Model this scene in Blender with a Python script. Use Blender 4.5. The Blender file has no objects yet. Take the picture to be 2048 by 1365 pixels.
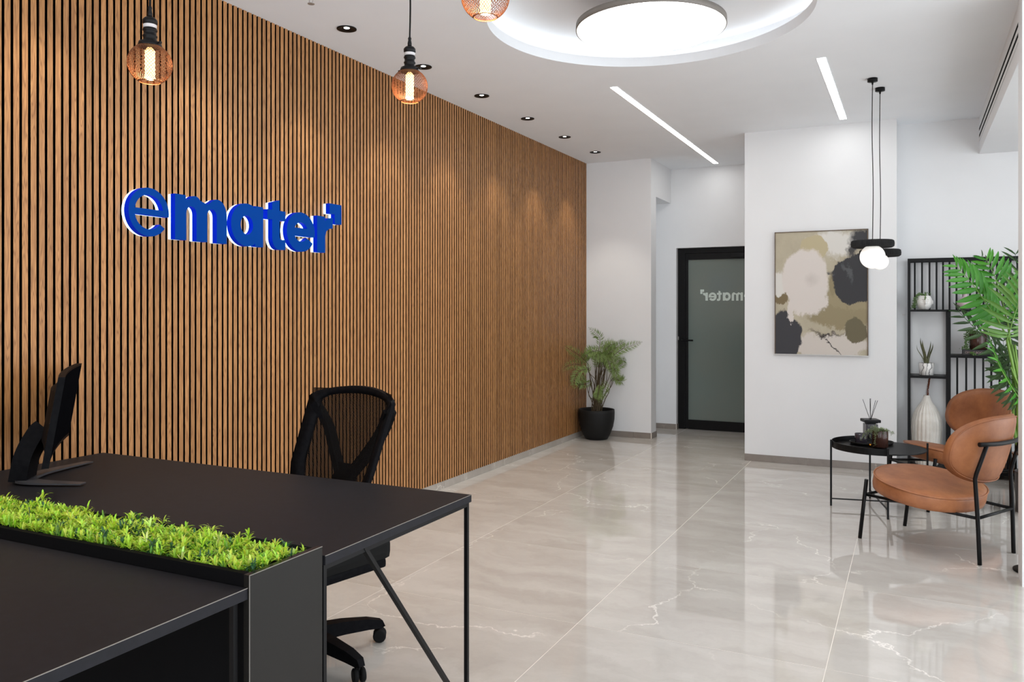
import bpy, bmesh, math, random
from mathutils import Vector, Matrix, noise
R = random.Random(7)
PI = math.pi
sc = bpy.context.scene
COL = sc.collection

# ------------------------------------------------------------ camera, world, exposure
F, CX, HY, CH = 1630.0, 1024.0, 620.0, 1.40        # focal length in px (of 2048), centre column, horizon row, eye height
TH = math.atan((1825 - CX) / F)
cam = bpy.data.cameras.new('camera')
cam_o = bpy.data.objects.new('camera', cam); COL.objects.link(cam_o)
cam_o.location = (0, 0, CH); cam_o.rotation_euler = (PI/2, 0, TH)
cam.sensor_width = 36; cam.lens = F/2048*36; cam.shift_y = -(682.5-HY)/2048; cam.clip_start = .05
sc.camera = cam_o
sc.view_settings.view_transform = 'Standard'; sc.view_settings.look = 'None'
sc.view_settings.gamma = 1; sc.view_settings.use_curve_mapping = False
EXPOSURE = 1.07
sc.view_settings.exposure = EXPOSURE
WORLD_STRENGTH, DISC_E, COVE_E, LINE_E, SPOT_W = 1.6, 6.5, 2.0, 10.0, 14.0
w = bpy.data.worlds.new('daylight'); sc.world = w; w.use_nodes = True
w.node_tree.nodes['Background'].inputs[0].default_value = (.91, .955, 1.0, 1)
w.node_tree.nodes['Background'].inputs[1].default_value = WORLD_STRENGTH
sc.cycles.max_bounces = 10; sc.cycles.diffuse_bounces = 6; sc.cycles.glossy_bounces = 5
sc.cycles.transparent_max_bounces = 12; sc.cycles.sample_clamp_indirect = 4.0

def P(px, py, d):
    """point seen at photograph pixel (px,py) at depth d along the optical axis, in room metres"""
    r = (px-CX)/F*d; z = CH-(py-HY)/F*d
    return Vector((r*math.cos(TH)-d*math.sin(TH), r*math.sin(TH)+d*math.cos(TH), z))

# ------------------------------------------------------------ materials
def srgb(r, g, b):
    f = lambda c: (c/255/12.92) if c/255 <= .04045 else ((c/255+.055)/1.055)**2.4
    return (f(r), f(g), f(b), 1)
def mat(name, col=(.8, .8, .8, 1), rough=.5, metal=0, emit=None, es=0, **kw):
    m = bpy.data.materials.new(name); m.use_nodes = True
    b = m.node_tree.nodes['Principled BSDF']
    b.inputs['Base Color'].default_value = col; b.inputs['Roughness'].default_value = rough
    b.inputs['Metallic'].default_value = metal
    if emit: b.inputs['Emission Color'].default_value = emit; b.inputs['Emission Strength'].default_value = es
    for k, v in kw.items(): b.inputs[k.replace('_', ' ')].default_value = v
    return m
class NT:
    def __init__(s, m): s.m = m; s.t = m.node_tree; s.b = s.t.nodes['Principled BSDF']
    def n(s, ty, **kw):
        x = s.t.nodes.new(ty)
        for k, v in sorted(kw.items(), key=lambda q: q[0].startswith('i_')):
            if k.startswith('i_'):
                key = k[2:]; key = int(key) if key.isdigit() else key.replace('_', ' ')
                if isinstance(v, bpy.types.NodeSocket): s.t.links.new(v, x.inputs[key])
                else: x.inputs[key].default_value = v
            else: setattr(x, k, v)
        return x
    def math(s, op, a, b=0.0, c=None, clamp=False):
        x = s.n('ShaderNodeMath', operation=op, use_clamp=clamp)
        for i, v in enumerate((a, b) if c is None else (a, b, c)):
            if isinstance(v, bpy.types.NodeSocket): s.t.links.new(v, x.inputs[i])
            else: x.inputs[i].default_value = v
        return x.outputs[0]
    def mix(s, f, a, b):
        x = s.n('ShaderNodeMix', data_type='RGBA')
        for i, v in ((0, f), (6, a), (7, b)):
            if isinstance(v, bpy.types.NodeSocket): s.t.links.new(v, x.inputs[i])
            else: x.inputs[i].default_value = v
        return x.outputs[2]
    def ramp(s, f, stops):
        x = s.n('ShaderNodeValToRGB'); s.t.links.new(f, x.inputs[0]); e = x.color_ramp.elements
        while len(e) < len(stops): e.new(.5)
        for q, (p, c) in zip(e, stops): q.position = p; q.color = c
        return x.outputs[0]
    def link(s, a, b): s.t.links.new(a, s.b.inputs[b] if isinstance(b, str) else b)
    def coords(s, scale=(1, 1, 1), rnd=0, kind='Object'):
        tc = s.n('ShaderNodeTexCoord').outputs[kind]
        if rnd:
            oi = s.n('ShaderNodeObjectInfo').outputs['Random']
            k = s.n('ShaderNodeVectorMath', operation='SCALE', i_0=(rnd, rnd*1.7, rnd*2.3)); s.t.links.new(oi, k.inputs['Scale'])
            ad = s.n('ShaderNodeVectorMath', operation='ADD'); s.t.links.new(tc, ad.inputs[0]); s.t.links.new(k.outputs[0], ad.inputs[1]); tc = ad.outputs[0]
        mp = s.n('ShaderNodeMapping'); mp.inputs['Scale'].default_value = scale; s.t.links.new(tc, mp.inputs[0])
        return mp.outputs[0]
    def bump(s, h, st=.2, dist=.01):
        x = s.n('ShaderNodeBump', i_Strength=st, i_Distance=dist); s.t.links.new(h, x.inputs['Height']); s.link(x.outputs[0], 'Normal')

def noisy(name, c1, c2, scale=8, rough=.5, bump=.0, rnd=3, dim=(1, 1, 1), **kw):
    m = mat(name, c1, rough, **kw); t = NT(m)
    v = t.coords(dim, rnd)
    nz = t.n('ShaderNodeTexNoise', i_Vector=v, i_Scale=scale, i_Detail=5.0).outputs[0]
    f = t.ramp(nz, [(.3, (0, 0, 0, 1)), (.7, (1, 1, 1, 1))])
    t.link(t.mix(f, c1, c2), 'Base Color')
    if bump: t.bump(nz, bump, .004)
    return m

M = {}
M['paint'] = noisy('white_wall_paint', (.735, .74, .75, 1), (.715, .72, .73, 1), 3, .6, .03)
M['ceil'] = noisy('white_ceiling_paint', (.85, .875, .905, 1), (.83, .855, .885, 1), 3, .75, .02)
M['felt'] = mat('black_felt_backing', (.0012, .0012, .0012, 1), .95, Specular_IOR_Level=.1)
M['slatcore'] = mat('black_slat_core', (.0012, .001, .0009, 1), .9, Specular_IOR_Level=.0)
# oak veneer of the slats
m = M['oak'] = mat('oak_veneer', rough=.42); t = NT(m)
v = t.coords((1, 1, 1), 9)
mp = t.n('ShaderNodeMapping', i_Vector=v); mp.inputs['Scale'].default_value = (1, 38, 1.5)
fine = t.n('ShaderNodeTexNoise', i_Vector=mp.outputs[0], i_Scale=7.0, i_Detail=6.0, i_Roughness=.65).outputs[0]
mp2 = t.n('ShaderNodeMapping', i_Vector=v); mp2.inputs['Scale'].default_value = (1, 16, 1.1)
big = t.n('ShaderNodeTexNoise', i_Vector=mp2.outputs[0], i_Scale=1.7, i_Detail=2.0).outputs[0]
ring = t.math('SINE', t.math('MULTIPLY', big, 46.0))
ring = t.math('POWER', t.math('ABSOLUTE', ring), 7.0)
knot = t.ramp(t.n('ShaderNodeTexNoise', i_Vector=mp2.outputs[0], i_Scale=2.6, i_Detail=3.0).outputs[0], [(.60, (0, 0, 0, 1)), (.75, (1, 1, 1, 1))])
rnd = t.n('ShaderNodeObjectInfo').outputs['Random']
c = t.mix(t.ramp(fine, [(.32, (0, 0, 0, 1)), (.68, (1, 1, 1, 1))]), srgb(146, 100, 60), srgb(188, 138, 88))
c = t.mix(t.math('MULTIPLY', ring, .55), c, srgb(98, 60, 34))
c = t.mix(t.math('MULTIPLY', knot, .45), c, srgb(108, 68, 42))
hs = t.n('ShaderNodeHueSaturation', i_Color=c, i_Saturation=1.0); t.t.links.new(t.math('MULTIPLY_ADD', rnd, .26, .88), hs.inputs['Value'])
t.link(hs.outputs[0], 'Base Color'); t.b.inputs['Specular IOR Level'].default_value = .35
# polished greige marble tiles
def marble(name, a, b, vein, rough, vscale=1.0, veins=.8):
    m = mat(name, a, rough); t = NT(m)
    v = t.coords((1, 1, 1), 13)
    warp = t.n('ShaderNodeTexNoise', i_Vector=v, i_Scale=2.2, i_Detail=6.0, i_Roughness=.6).outputs['Color']
    sc1 = t.n('ShaderNodeVectorMath', operation='SCALE', i_0=warp, i_Scale=.55)
    vv = t.n('ShaderNodeVectorMath', operation='ADD', i_0=v, i_1=sc1.outputs[0]).outputs[0]
    mp = t.n('ShaderNodeMapping', i_Vector=vv); mp.inputs['Rotation'].default_value = (0, 0, .9); mp.inputs['Scale'].default_value = (1, 3.2, 1)
    cl = t.n('ShaderNodeTexNoise', i_Vector=mp.outputs[0], i_Scale=1.5, i_Detail=7.0, i_Roughness=.6).outputs[0]
    c = t.mix(t.ramp(cl, [(.34, (0, 0, 0, 1)), (.66, (1, 1, 1, 1))]), a, b)
    vo = t.n('ShaderNodeTexVoronoi', i_Vector=vv, feature='DISTANCE_TO_EDGE', i_Scale=1.15*vscale).outputs['Distance']
    line = t.ramp(vo, [(0, (1, 1, 1, 1)), (.0055, (0, 0, 0, 1))])
    msk = t.ramp(t.n('ShaderNodeTexNoise', i_Vector=v, i_Scale=1.9, i_Detail=3.0).outputs[0], [(.44, (0, 0, 0, 1)), (.60, (1, 1, 1, 1))])
    vo2 = t.n('ShaderNodeTexVoronoi', i_Vector=vv, feature='DISTANCE_TO_EDGE', i_Scale=4.2*vscale).outputs['Distance']
    l2 = t.ramp(vo2, [(0, (1, 1, 1, 1)), (.012, (0, 0, 0, 1))])
    m2 = t.ramp(t.n('ShaderNodeTexNoise', i_Vector=v, i_Scale=1.3, i_Detail=5.0, i_W=3.0, noise_dimensions='4D').outputs[0], [(.66, (0, 0, 0, 1)), (.80, (1, 1, 1, 1))])
    f = t.math('MAXIMUM', t.math('MULTIPLY', line, msk), t.math('MULTIPLY', t.math('MULTIPLY', l2, m2), .45))
    c = t.mix(t.math('MULTIPLY', f, veins), c, vein)
    t.link(c, 'Base Color')
    return m
M['marble'] = marble('polished_greige_marble', srgb(197, 192, 186), srgb(180, 174, 167), srgb(240, 235, 228), .018, .8)
M['marble'].node_tree.nodes['Principled BSDF'].inputs['IOR'].default_value = 1.62
M['grout'] = mat('pale_grout', srgb(236, 230, 220), .5)
M['skirt'] = marble('greige_skirting_tile', srgb(140, 131, 123), srgb(122, 113, 106), srgb(170, 160, 150), .2)  # same tile as the left skirting, with less light painted into its colour
M['blacklam'] = noisy('matt_black_laminate', srgb(34, 34, 38), srgb(30, 30, 33), 40, .5, Specular_IOR_Level=.12)
M['blackmet'] = mat('black_powder_coat', (.004, .004, .0045, 1), .42, Specular_IOR_Level=.18)
M['edge'] = mat('pale_laminate_edge_line', srgb(120, 116, 110), .35)
M['plastic'] = noisy('black_plastic', (.006, .006, .007, 1), (.003, .003, .004, 1), 60, .55, Specular_IOR_Level=.04)
M['rubber'] = mat('black_rubber', (.007, .007, .007, 1), .7, Specular_IOR_Level=.12)
M['screen'] = mat('dark_screen_glass', (.004, .004, .005, 1), .6, Specular_IOR_Level=.0)
M['gunmetal'] = mat('dark_grey_metal', (.09, .09, .10, 1), .4, .6)
M['sticker'] = mat('pale_sticker', srgb(190, 188, 190), .5)
M['blue'] = mat('blue_acrylic_face', srgb(0, 56, 134), .45, Specular_IOR_Level=.04)
M['bluelit'] = mat('lit_blue_acrylic_side', srgb(0, 30, 170), .6, Specular_IOR_Level=.05, emit=srgb(0, 50, 215), es=.12)
M['halo'] = mat('lit_white_acrylic_back', (.8, .9, 1, 1), .4, emit=(.55, .80, 1, 1), es=1.1)
M['diffuser'] = mat('lit_white_diffuser', (.9, .9, .9, 1), .5, emit=(1, .985, .955, 1), es=DISC_E)
M['led'] = mat('lit_led_strip', (.9, .9, .9, 1), .5, emit=(1, .965, .92, 1), es=COVE_E)
M['line'] = mat('lit_linear_diffuser', (.9, .9, .9, 1), .5, emit=(1, 1, .98, 1), es=LINE_E)
M['spotbulb'] = mat('lit_spot_lens', (.9, .9, .9, 1), .5, emit=(1, .97, .9, 1), es=5)
M['filament'] = mat('lit_filament', (1, .8, .5, 1), .5, emit=(1, .60, .24, 1), es=2.2)
M['bulbcore'] = mat('lit_filament_core', (1, .8, .5, 1), .5, emit=(1, .55, .2, 1), es=.75)
M['bronze'] = mat('bronze_wire', srgb(122, 78, 52), .38, .75)
M['globe'] = mat('lit_opal_glass', (.95, .94, .92, 1), .3, emit=(1, .96, .9, 1), es=.32)
M['ribfab'] = mat('black_pleated_fabric', (.008, .008, .008, 1), .85)
M['frame'] = noisy('bronze_picture_frame', srgb(96, 78, 60), srgb(78, 64, 52), 30, .4, metal=.4)
M['silver'] = mat('silver_picture_frame_edge', srgb(170, 168, 165), .35, .5)
M['copper'] = mat('copper', srgb(190, 120, 70), .25, 1)
M['brass'] = mat('brass', srgb(230, 165, 60), .25, 1)
M['ceramic'] = noisy('chalk_white_ceramic', srgb(222, 219, 212), srgb(205, 200, 192), 14, .75, .25)
M['plaster'] = mat('white_plaster', srgb(228, 226, 222), .5)
M['mauve'] = mat('mauve_glazed_ceramic', srgb(184, 166, 172), .35)
M['brownglass'] = noisy('brown_ribbed_glass', srgb(70, 44, 36), srgb(48, 30, 26), 20, .2)
M['smoke'] = mat('smoked_dark_glass', srgb(52, 48, 56), .15)
M['wax'] = mat('grey_wax', srgb(120, 115, 125), .5)
M['dried'] = noisy('dried_brown_grass', srgb(122, 66, 42), srgb(92, 48, 30), 90, .9)
M['soil'] = noisy('dark_potting_soil', (.02, .015, .01, 1), (.04, .03, .02, 1), 60, .95)
M['book'] = noisy('black_book_cloth', (.018, .017, .018, 1), (.012, .012, .012, 1), 80, .6)
M['pages'] = mat('dark_page_block', (.03, .03, .03, 1), .8)
M['print'] = mat('pinkish_print', srgb(150, 128, 124), .6)
M['potblack'] = noisy('matt_black_pot', (.006, .006, .006, 1), (.008, .008, .008, 1), 30, .6, Specular_IOR_Level=.25)
M['potbrown'] = noisy('dark_brown_pot', srgb(52, 42, 38), srgb(44, 36, 33), 10, .35)
M['stem'] = noisy('brown_fern_stem', srgb(86, 72, 46), srgb(58, 44, 30), 40, .7)
M['palmstem'] = noisy('green_palm_stem', srgb(120, 156, 66), srgb(92, 130, 52), 12, .45, dim=(1, 1, .2))
M['whitedoor'] = mat('white_door_laminate', (.7, .7, .7, 1), .4)
def leafmat(name, a, b, rough=.45, tr=.25):
    m = mat(name, a, rough); t = NT(m)
    v = t.coords((1, 1, 1), 5)
    nz = t.n('ShaderNodeTexNoise', i_Vector=v, i_Scale=9.0, i_Detail=3.0).outputs[0]
    oi = t.n('ShaderNodeObjectInfo').outputs['Random']
    f = t.math('MULTIPLY_ADD', nz, .8, t.math('MULTIPLY_ADD', oi, .5, -.15), clamp=True)
    c = t.mix(f, a, b); t.link(c, 'Base Color')
    tl = t.n('ShaderNodeBsdfTranslucent', i_Color=c); mx = t.n('ShaderNodeMixShader', i_0=tr)
    t.t.links.new(t.b.outputs[0], mx.inputs[1]); t.t.links.new(tl.outputs[0], mx.inputs[2])
    t.t.links.new(mx.outputs[0], t.t.nodes['Material Output'].inputs[0])
    return m
M['palmbright'] = leafmat('bright_green_palm_leaf', srgb(34, 112, 22), srgb(88, 162, 46))
M['palmmid'] = leafmat('mid_green_palm_leaf', srgb(84, 128, 52), srgb(110, 150, 68))
M['palmdark'] = leafmat('dark_green_palm_leaf', srgb(46, 74, 40), srgb(70, 98, 52))
M['fern'] = leafmat('fern_leaf', srgb(96, 120, 58), srgb(134, 154, 84))
M['aloe'] = leafmat('olive_aloe_leaf', srgb(84, 86, 56), srgb(106, 106, 72), tr=.05)
M['string'] = leafmat('trailing_succulent_leaf', srgb(74, 104, 52), srgb(104, 134, 74), tr=.05)
M['sprig'] = leafmat('dusty_green_sprig', srgb(82, 98, 62), srgb(128, 140, 98), tr=.1)
M['greyleaf'] = leafmat('grey_green_leaf', srgb(92, 112, 98), srgb(120, 140, 124), tr=.05)
# leather
m = M['leather'] = mat('tan_leather', rough=.46); t = NT(m); v = t.coords((1, 1, 1), 0)
n1 = t.n('ShaderNodeTexNoise', i_Vector=v, i_Scale=7.0, i_Detail=7.0, i_Roughness=.65).outputs[0]
n2 = t.n('ShaderNodeTexNoise', i_Vector=v, i_Scale=190.0, i_Detail=3.0).outputs[0]
t.link(t.mix(t.ramp(n1, [(.3, (0, 0, 0, 1)), (.7, (1, 1, 1, 1))]), srgb(128, 75, 43), srgb(166, 106, 66)), 'Base Color'); t.bump(n2, .16, .002)
# office chair mesh fabric
m = M['mesh'] = mat('black_mesh_fabric', (.006, .0055, .0055, 1), .9, Specular_IOR_Level=.03); t = NT(m); v = t.coords((1, 1, 1), 0)
sep = t.n('ShaderNodeSeparateXYZ', i_0=v)
wv = t.math('ADD', t.math('MULTIPLY', sep.outputs[0], 900.0), t.math('MULTIPLY', t.math('SINE', t.math('MULTIPLY', sep.outputs[2], 420.0)), 1.2))
hole = t.math('GREATER_THAN', t.math('MULTIPLY', t.math('SINE', wv), t.math('SINE', t.math('MULTIPLY', sep.outputs[2], 900.0))), .25)
tr = t.n('ShaderNodeBsdfTransparent'); mx = t.n('ShaderNodeMixShader'); t.t.links.new(t.math('MULTIPLY_ADD', hole, .30, .02), mx.inputs[0])
t.t.links.new(t.b.outputs[0], mx.inputs[1]); t.t.links.new(tr.outputs[0], mx.inputs[2]); t.t.links.new(mx.outputs[0], t.t.nodes['Material Output'].inputs[0])
# marble print pot
m = M['potmarble'] = mat('white_marble_print', rough=.3); t = NT(m); v = t.coords((1, 1, 1), 0)
wa = t.n('ShaderNodeTexWave', i_Vector=v, i_Scale=9.0, i_Distortion=9.0, i_Detail=3.0, i_Detail_Scale=1.2).outputs[1]
t.link(t.ramp(wa, [(.0, srgb(110, 108, 108)), (.1, srgb(190, 188, 186)), (.3, srgb(226, 224, 221))]), 'Base Color')
# frosted glass of the black door
m = M['frost'] = mat('frosted_green_grey_glass', rough=.12, IOR=1.5); t = NT(m); v = t.coords((.5, .5, .7), 0)
n1 = t.n('ShaderNodeTexNoise', i_Vector=v, i_Scale=1.6, i_Detail=1.0).outputs[0]
t.link(t.mix(n1, srgb(96, 114, 112), srgb(118, 124, 116)), 'Base Color')
M['frostprint'] = mat('pale_frosted_vinyl', srgb(200, 212, 204), .5)
# abstract canvas
m = M['canvas'] = mat('abstract_painted_canvas', rough=.6); t = NT(m)
uv = t.n('ShaderNodeTexCoord').outputs['UV']
def warp(scale, amt, det=6.0, w=0.0):
    nz = t.n('ShaderNodeTexNoise', noise_dimensions='4D', i_Vector=uv, i_W=w, i_Scale=scale, i_Detail=det, i_Roughness=.68).outputs['Color']
    a = t.n('ShaderNodeVectorMath', operation='SUBTRACT', i_0=nz, i_1=(.5, .5, .5)).outputs[0]
    b = t.n('ShaderNodeVectorMath', operation='SCALE', i_0=a, i_Scale=amt).outputs[0]
    return t.n('ShaderNodeVectorMath', operation='ADD', i_0=uv, i_1=b).outputs[0]
W1, W2, W3 = warp(4.2, .20, 12.0), warp(8.0, .30, 12.0, 3.0), warp(14.0, .2, 10.0, 7.0)
def blob(col, u, v_, ru, rv, f=.04, wp=None, rot=0):
    global cc
    mp = t.n('ShaderNodeMapping', vector_type='TEXTURE', i_Vector=wp or W1)
    mp.inputs['Location'].default_value = (u, v_, 0); mp.inputs['Rotation'].default_value = (0, 0, rot); mp.inputs['Scale'].default_value = (ru, rv, 1)
    sp = t.n('ShaderNodeSeparateXYZ', i_0=mp.outputs[0])
    d = t.math('SQRT', t.math('ADD', t.math('MULTIPLY', sp.outputs[0], sp.outputs[0]), t.math('MULTIPLY', sp.outputs[1], sp.outputs[1])))
    cc = t.mix(t.ramp(d, [(1-f*2, (1, 1, 1, 1)), (1+f, (0, 0, 0, 1))]), cc, col)
gr = t.n('ShaderNodeTexNoise', i_Vector=W2, i_Scale=5.0, i_Detail=8.0).outputs[0]
cc = t.mix(gr, srgb(186, 177, 156), srgb(152, 142, 120))
blob(srgb(206, 203, 197), .66, .90, .34, .13, .2, W2)
blob(srgb(46, 46, 50), .95, .93, .20, .11, .25, W2)
blob(srgb(60, 58, 58), .84, .84, .07, .10, .3, W3)
blob(srgb(176, 164, 132), .44, .87, .17, .10)
blob(srgb(206, 203, 197), .03, .57, .14, .12, .12, W2)
blob(srgb(146, 134, 104), .80, .40, .34, .17)
blob(srgb(205, 197, 191), .33, .62, .27, .26, .05)
blob(srgb(205, 197, 191), .38, .44, .22, .14, .08, W2)
blob(srgb(192, 184, 178), .42, .60, .10, .07, .4)
blob(srgb(40, 40, 44), .90, .60, .29, .20, .02)
blob(srgb(70, 70, 74), .62, .66, .05, .02, .3, W3)
blob(srgb(74, 76, 78), .79, .66, .035, .12, .3, W2, .6)
blob(srgb(134, 122, 92), .62, .55, .035, .12, .2)
blob(srgb(138, 126, 96), .72, .30, .36, .09, .1, W2)
blob(srgb(112, 96, 66), .05, .44, .10, .05, .1, W2)
blob(srgb(196, 188, 180), .62, .06, .40, .12, .06, W2)
blob(srgb(98, 90, 66), .88, .19, .13, .10, .05)
blob(srgb(44, 34, 34), .55, .175, .23, .022, .4, W2)
blob(srgb(45, 45, 50), .10, .15, .19, .22, .04)
blob(srgb(205, 197, 191), .18, .33, .05, .10, .1, W2)
blob(srgb(38, 34, 34), .62, .075, .20, .006, .3, None, -.62)
t.link(cc, 'Base Color'); t.bump(gr, .3, .004)
# artificial grass, colour kept per leaf
m = M['grass'] = mat('artificial_leaf_plastic', rough=.5); t = NT(m)
at = t.n('ShaderNodeVertexColor', layer_name='leafcol').outputs[0]; t.link(at, 'Base Color')
tl = t.n('ShaderNodeBsdfTranslucent', i_Color=at); mx = t.n('ShaderNodeMixShader', i_0=.3)
t.t.links.new(t.b.outputs[0], mx.inputs[1]); t.t.links.new(tl.outputs[0], mx.inputs[2]); t.t.links.new(mx.outputs[0], t.t.nodes['Material Output'].inputs[0])

# ------------------------------------------------------------ object helpers
def obj(name, bm, m, parent=None, smooth=False, world=None):
    """bm -> one mesh object. world=True: bm is in room coordinates, moved into the parent's frame"""
    me = bpy.data.meshes.new(name)
    if world and parent is not None:
        root = parent
        mm = Matrix.Identity(4)
        while root is not None: mm = (Matrix.Translation(root.location) @ root.rotation_euler.to_matrix().to_4x4()) @ mm; root = root.parent
        bmesh.ops.transform(bm, matrix=mm.inverted(), verts=bm.verts)
    bm.to_mesh(me); bm.free()
    for q in (m if isinstance(m, (list, tuple)) else [m]): me.materials.append(q)
    if smooth:
        for p in me.polygons: p.use_smooth = True
    o = bpy.data.objects.new(name, me); COL.objects.link(o)
    if parent is not None: o.parent = parent
    return o
def thing(name, label, cat, loc=(0, 0, 0), rz=0, group=None):
    o = bpy.data.objects.new(name, None); COL.objects.link(o); o.empty_display_size = .1
    o.location = loc; o.rotation_euler = (0, 0, rz); o['label'] = label; o['category'] = cat
    if group: o['group'] = group
    return o
def tag(o, label, cat, group=None, kind=None):
    o['label'] = label; o['category'] = cat
    if group: o['group'] = group
    if kind: o['kind'] = kind
    return o
def struct(name, bm, m, parent=None, **k):
    o = obj(name, bm, m, parent, **k)
    if parent is None: o['kind'] = 'structure'
    return o
def dup(root, loc=None, rz=None, label=None):
    def cp(o, par):
        c = o.copy(); COL.objects.link(c); c.parent = par
        for ch in list(kids.get(o, [])): cp(ch, c)
        return c
    kids = {}
    for o in COL.objects:
        if o.parent: kids.setdefault(o.parent, []).append(o)
    r = cp(root, None)
    if loc is not None: r.location = loc
    if rz is not None: r.rotation_euler = (0, 0, rz)
    if label: r['label'] = label
    return r
def BM(): return bmesh.new()
def box(bm, x0, x1, y0, y1, z0, z1, bev=0, mx=None, mi=0):
    r = bmesh.ops.create_cube(bm, size=1)
    vs = r['verts']
    bmesh.ops.scale(bm, vec=(x1-x0, y1-y0, z1-z0), verts=vs); bmesh.ops.translate(bm, vec=((x0+x1)/2, (y0+y1)/2, (z0+z1)/2), verts=vs)
    if mx is not None: bmesh.ops.transform(bm, matrix=mx, verts=vs)
    fs = {f for v_ in vs for f in v_.link_faces}
    for f in fs: f.material_index = mi
    if bev:
        es = list({e for v_ in vs for e in v_.link_edges})
        bmesh.ops.bevel(bm, geom=es, offset=bev, segments=2, affect='EDGES', profile=.7)
    return bm
def bx(*a, **k): return box(BM(), *a, **k)
def tube(bm, pts, r, n=8, caps=True, sq=None, mi=0):
    """sweep of a round (or sq=(w,h) rectangular) section along pts; r a number or a list"""
    pts = [Vector(p) for p in pts]; L = len(pts)
    rr = r if isinstance(r, (list, tuple)) else [r]*L
    up = Vector((0, 0, 1)); rings = []; prev = None
    for i, p in enumerate(pts):
        d = (pts[min(i+1, L-1)]-pts[max(i-1, 0)]).normalized()
        if prev is None:
            a = d.cross(up)
            if a.length < .05: a = d.cross(Vector((0, 1, 0)))
        else: a = prev - d*prev.dot(d)
        a.normalize(); prev = a; b = d.cross(a).normalized()
        if sq: ring = [bm.verts.new(p+a*x*sq[0]/2*rr[i]+b*y*sq[1]/2*rr[i]) for x, y in ((-1, -1), (1, -1), (1, 1), (-1, 1))]
        else: ring = [bm.verts.new(p+(a*math.cos(q)+b*math.sin(q))*rr[i]) for q in [2*PI*k/n for k in range(n)]]
        rings.append(ring)
    k = len(rings[0])
    for A, B in zip(rings, rings[1:]):
        for j in range(k):
            f = bm.faces.new((A[j], A[(j+1) % k], B[(j+1) % k], B[j])); f.smooth = not sq; f.material_index = mi
    if caps:
        for q in (rings[0][::-1], rings[-1]):
            f = bm.faces.new(q); f.material_index = mi
    return bm
def bez(pts, n=8):
    """Catmull-Rom through pts"""
    p = [Vector(q) for q in pts]; p = [2*p[0]-p[1]]+p+[2*p[-1]-p[-2]]; out = []
    for i in range(1, len(p)-2):
        for k in range(n):
            s = k/n; a, b, c, d = p[i-1:i+3]
            out.append(.5*((2*b)+(c-a)*s+(2*a-5*b+4*c-d)*s*s+(3*b-a-3*c+d)*s**3))
    out.append(p[-2]); return out
def lathe(bm, prof, n=32, c=(0, 0, 0), ribs=0, amp=0, close=False, mi=0, sx=1, sy=1):
    rings = []
    for r, z in prof:
        ring = []
        for k in range(n):
            a = 2*PI*k/n; q = r*(1+amp*math.cos(ribs*a)) if ribs else r
            ring.append(bm.verts.new((c[0]+q*math.cos(a)*sx, c[1]+q*math.sin(a)*sy, c[2]+z)))
        rings.append(ring)
    for A, B in zip(rings, rings[1:]):
        for j in range(n):
            f = bm.faces.new((A[j], A[(j+1) % n], B[(j+1) % n], B[j])); f.smooth = True; f.material_index = mi
    bm.faces.new(rings[0][::-1]).material_index = mi
    if close: bm.faces.new(rings[-1]).material_index = mi
    return bm
def prism(bm, outline, holes, z0, z1, frame, mi=0, mi_side=None):
    """flat shape (outline + holes, 2D) extruded from z0 to z1; frame(x,y,z)->point"""
    from mathutils.geometry import tessellate_polygon
    loops_ = [[Vector((x, y, 0)) for x, y in lp] for lp in [outline]+holes]; flat = [p for lp in loops_ for p in lp]
    for z in (z1, z0):
        vs = [bm.verts.new(frame(p.x, p.y, z)) for p in flat]
        for t3 in tessellate_polygon(loops_):
            if len(set(t3)) == 3: bm.faces.new([vs[q] for q in t3]).material_index = mi
    for lp in [outline]+holes:
        a = [bm.verts.new(frame(x, y, z0)) for x, y in lp]; b = [bm.verts.new(frame(x, y, z1)) for x, y in lp]
        for i in range(len(lp)):
            j = (i+1) % len(lp); f = bm.faces.new((a[i], a[j], b[j], b[i])); f.material_index = mi if mi_side is None else mi_side
    bmesh.ops.remove_doubles(bm, verts=bm.verts, dist=1e-5)
    bmesh.ops.recalc_face_normals(bm, faces=bm.faces)
    return bm
def circ(cx, cy, r, n=64): return [(cx+r*math.cos(2*PI*k/n), cy+r*math.sin(2*PI*k/n)) for k in range(n)]

# ------------------------------------------------------------ setting
CZ = 3.045                     # ceiling
XL = -3.29                     # face of the slats
YC = 8.60                      # wall piece closing the slat wall
YP = 7.76                      # wall with the picture
YD = 9.41                      # end wall of the corridor
YA = 8.03                      # wall behind the shelf
XR = 2.6
# floor slab and its tiles
fl = struct('floor', bx(-5.0, XR+.1, -3.2, 10.6, -.12, -.0006), M['grout'])
TX = [-.303+1.039*k for k in range(-5, 4)]; TY = [3.388-1.025*k for k in range(6, 0, -1)]+[3.388+1.025*k for k in range(0, 8)]
for i in range(len(TX)-1):
    for j in range(len(TY)-1):
        x0, x1, y0, y1 = max(TX[i], -4.9), min(TX[i+1], XR), TY[j], min(TY[j+1], 10.5)
        if x1-x0 < .05 or y1-y0 < .05: continue
        g = .0013; cx, cy = (x0+x1)/2, (y0+y1)/2
        o = obj('tile', bx(-(x1-x0)/2+g, (x1-x0)/2-g, -(y1-y0)/2+g, (y1-y0)/2-g, -.010, 0), M['marble'], fl); o.location = (cx, cy, 0)
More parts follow.
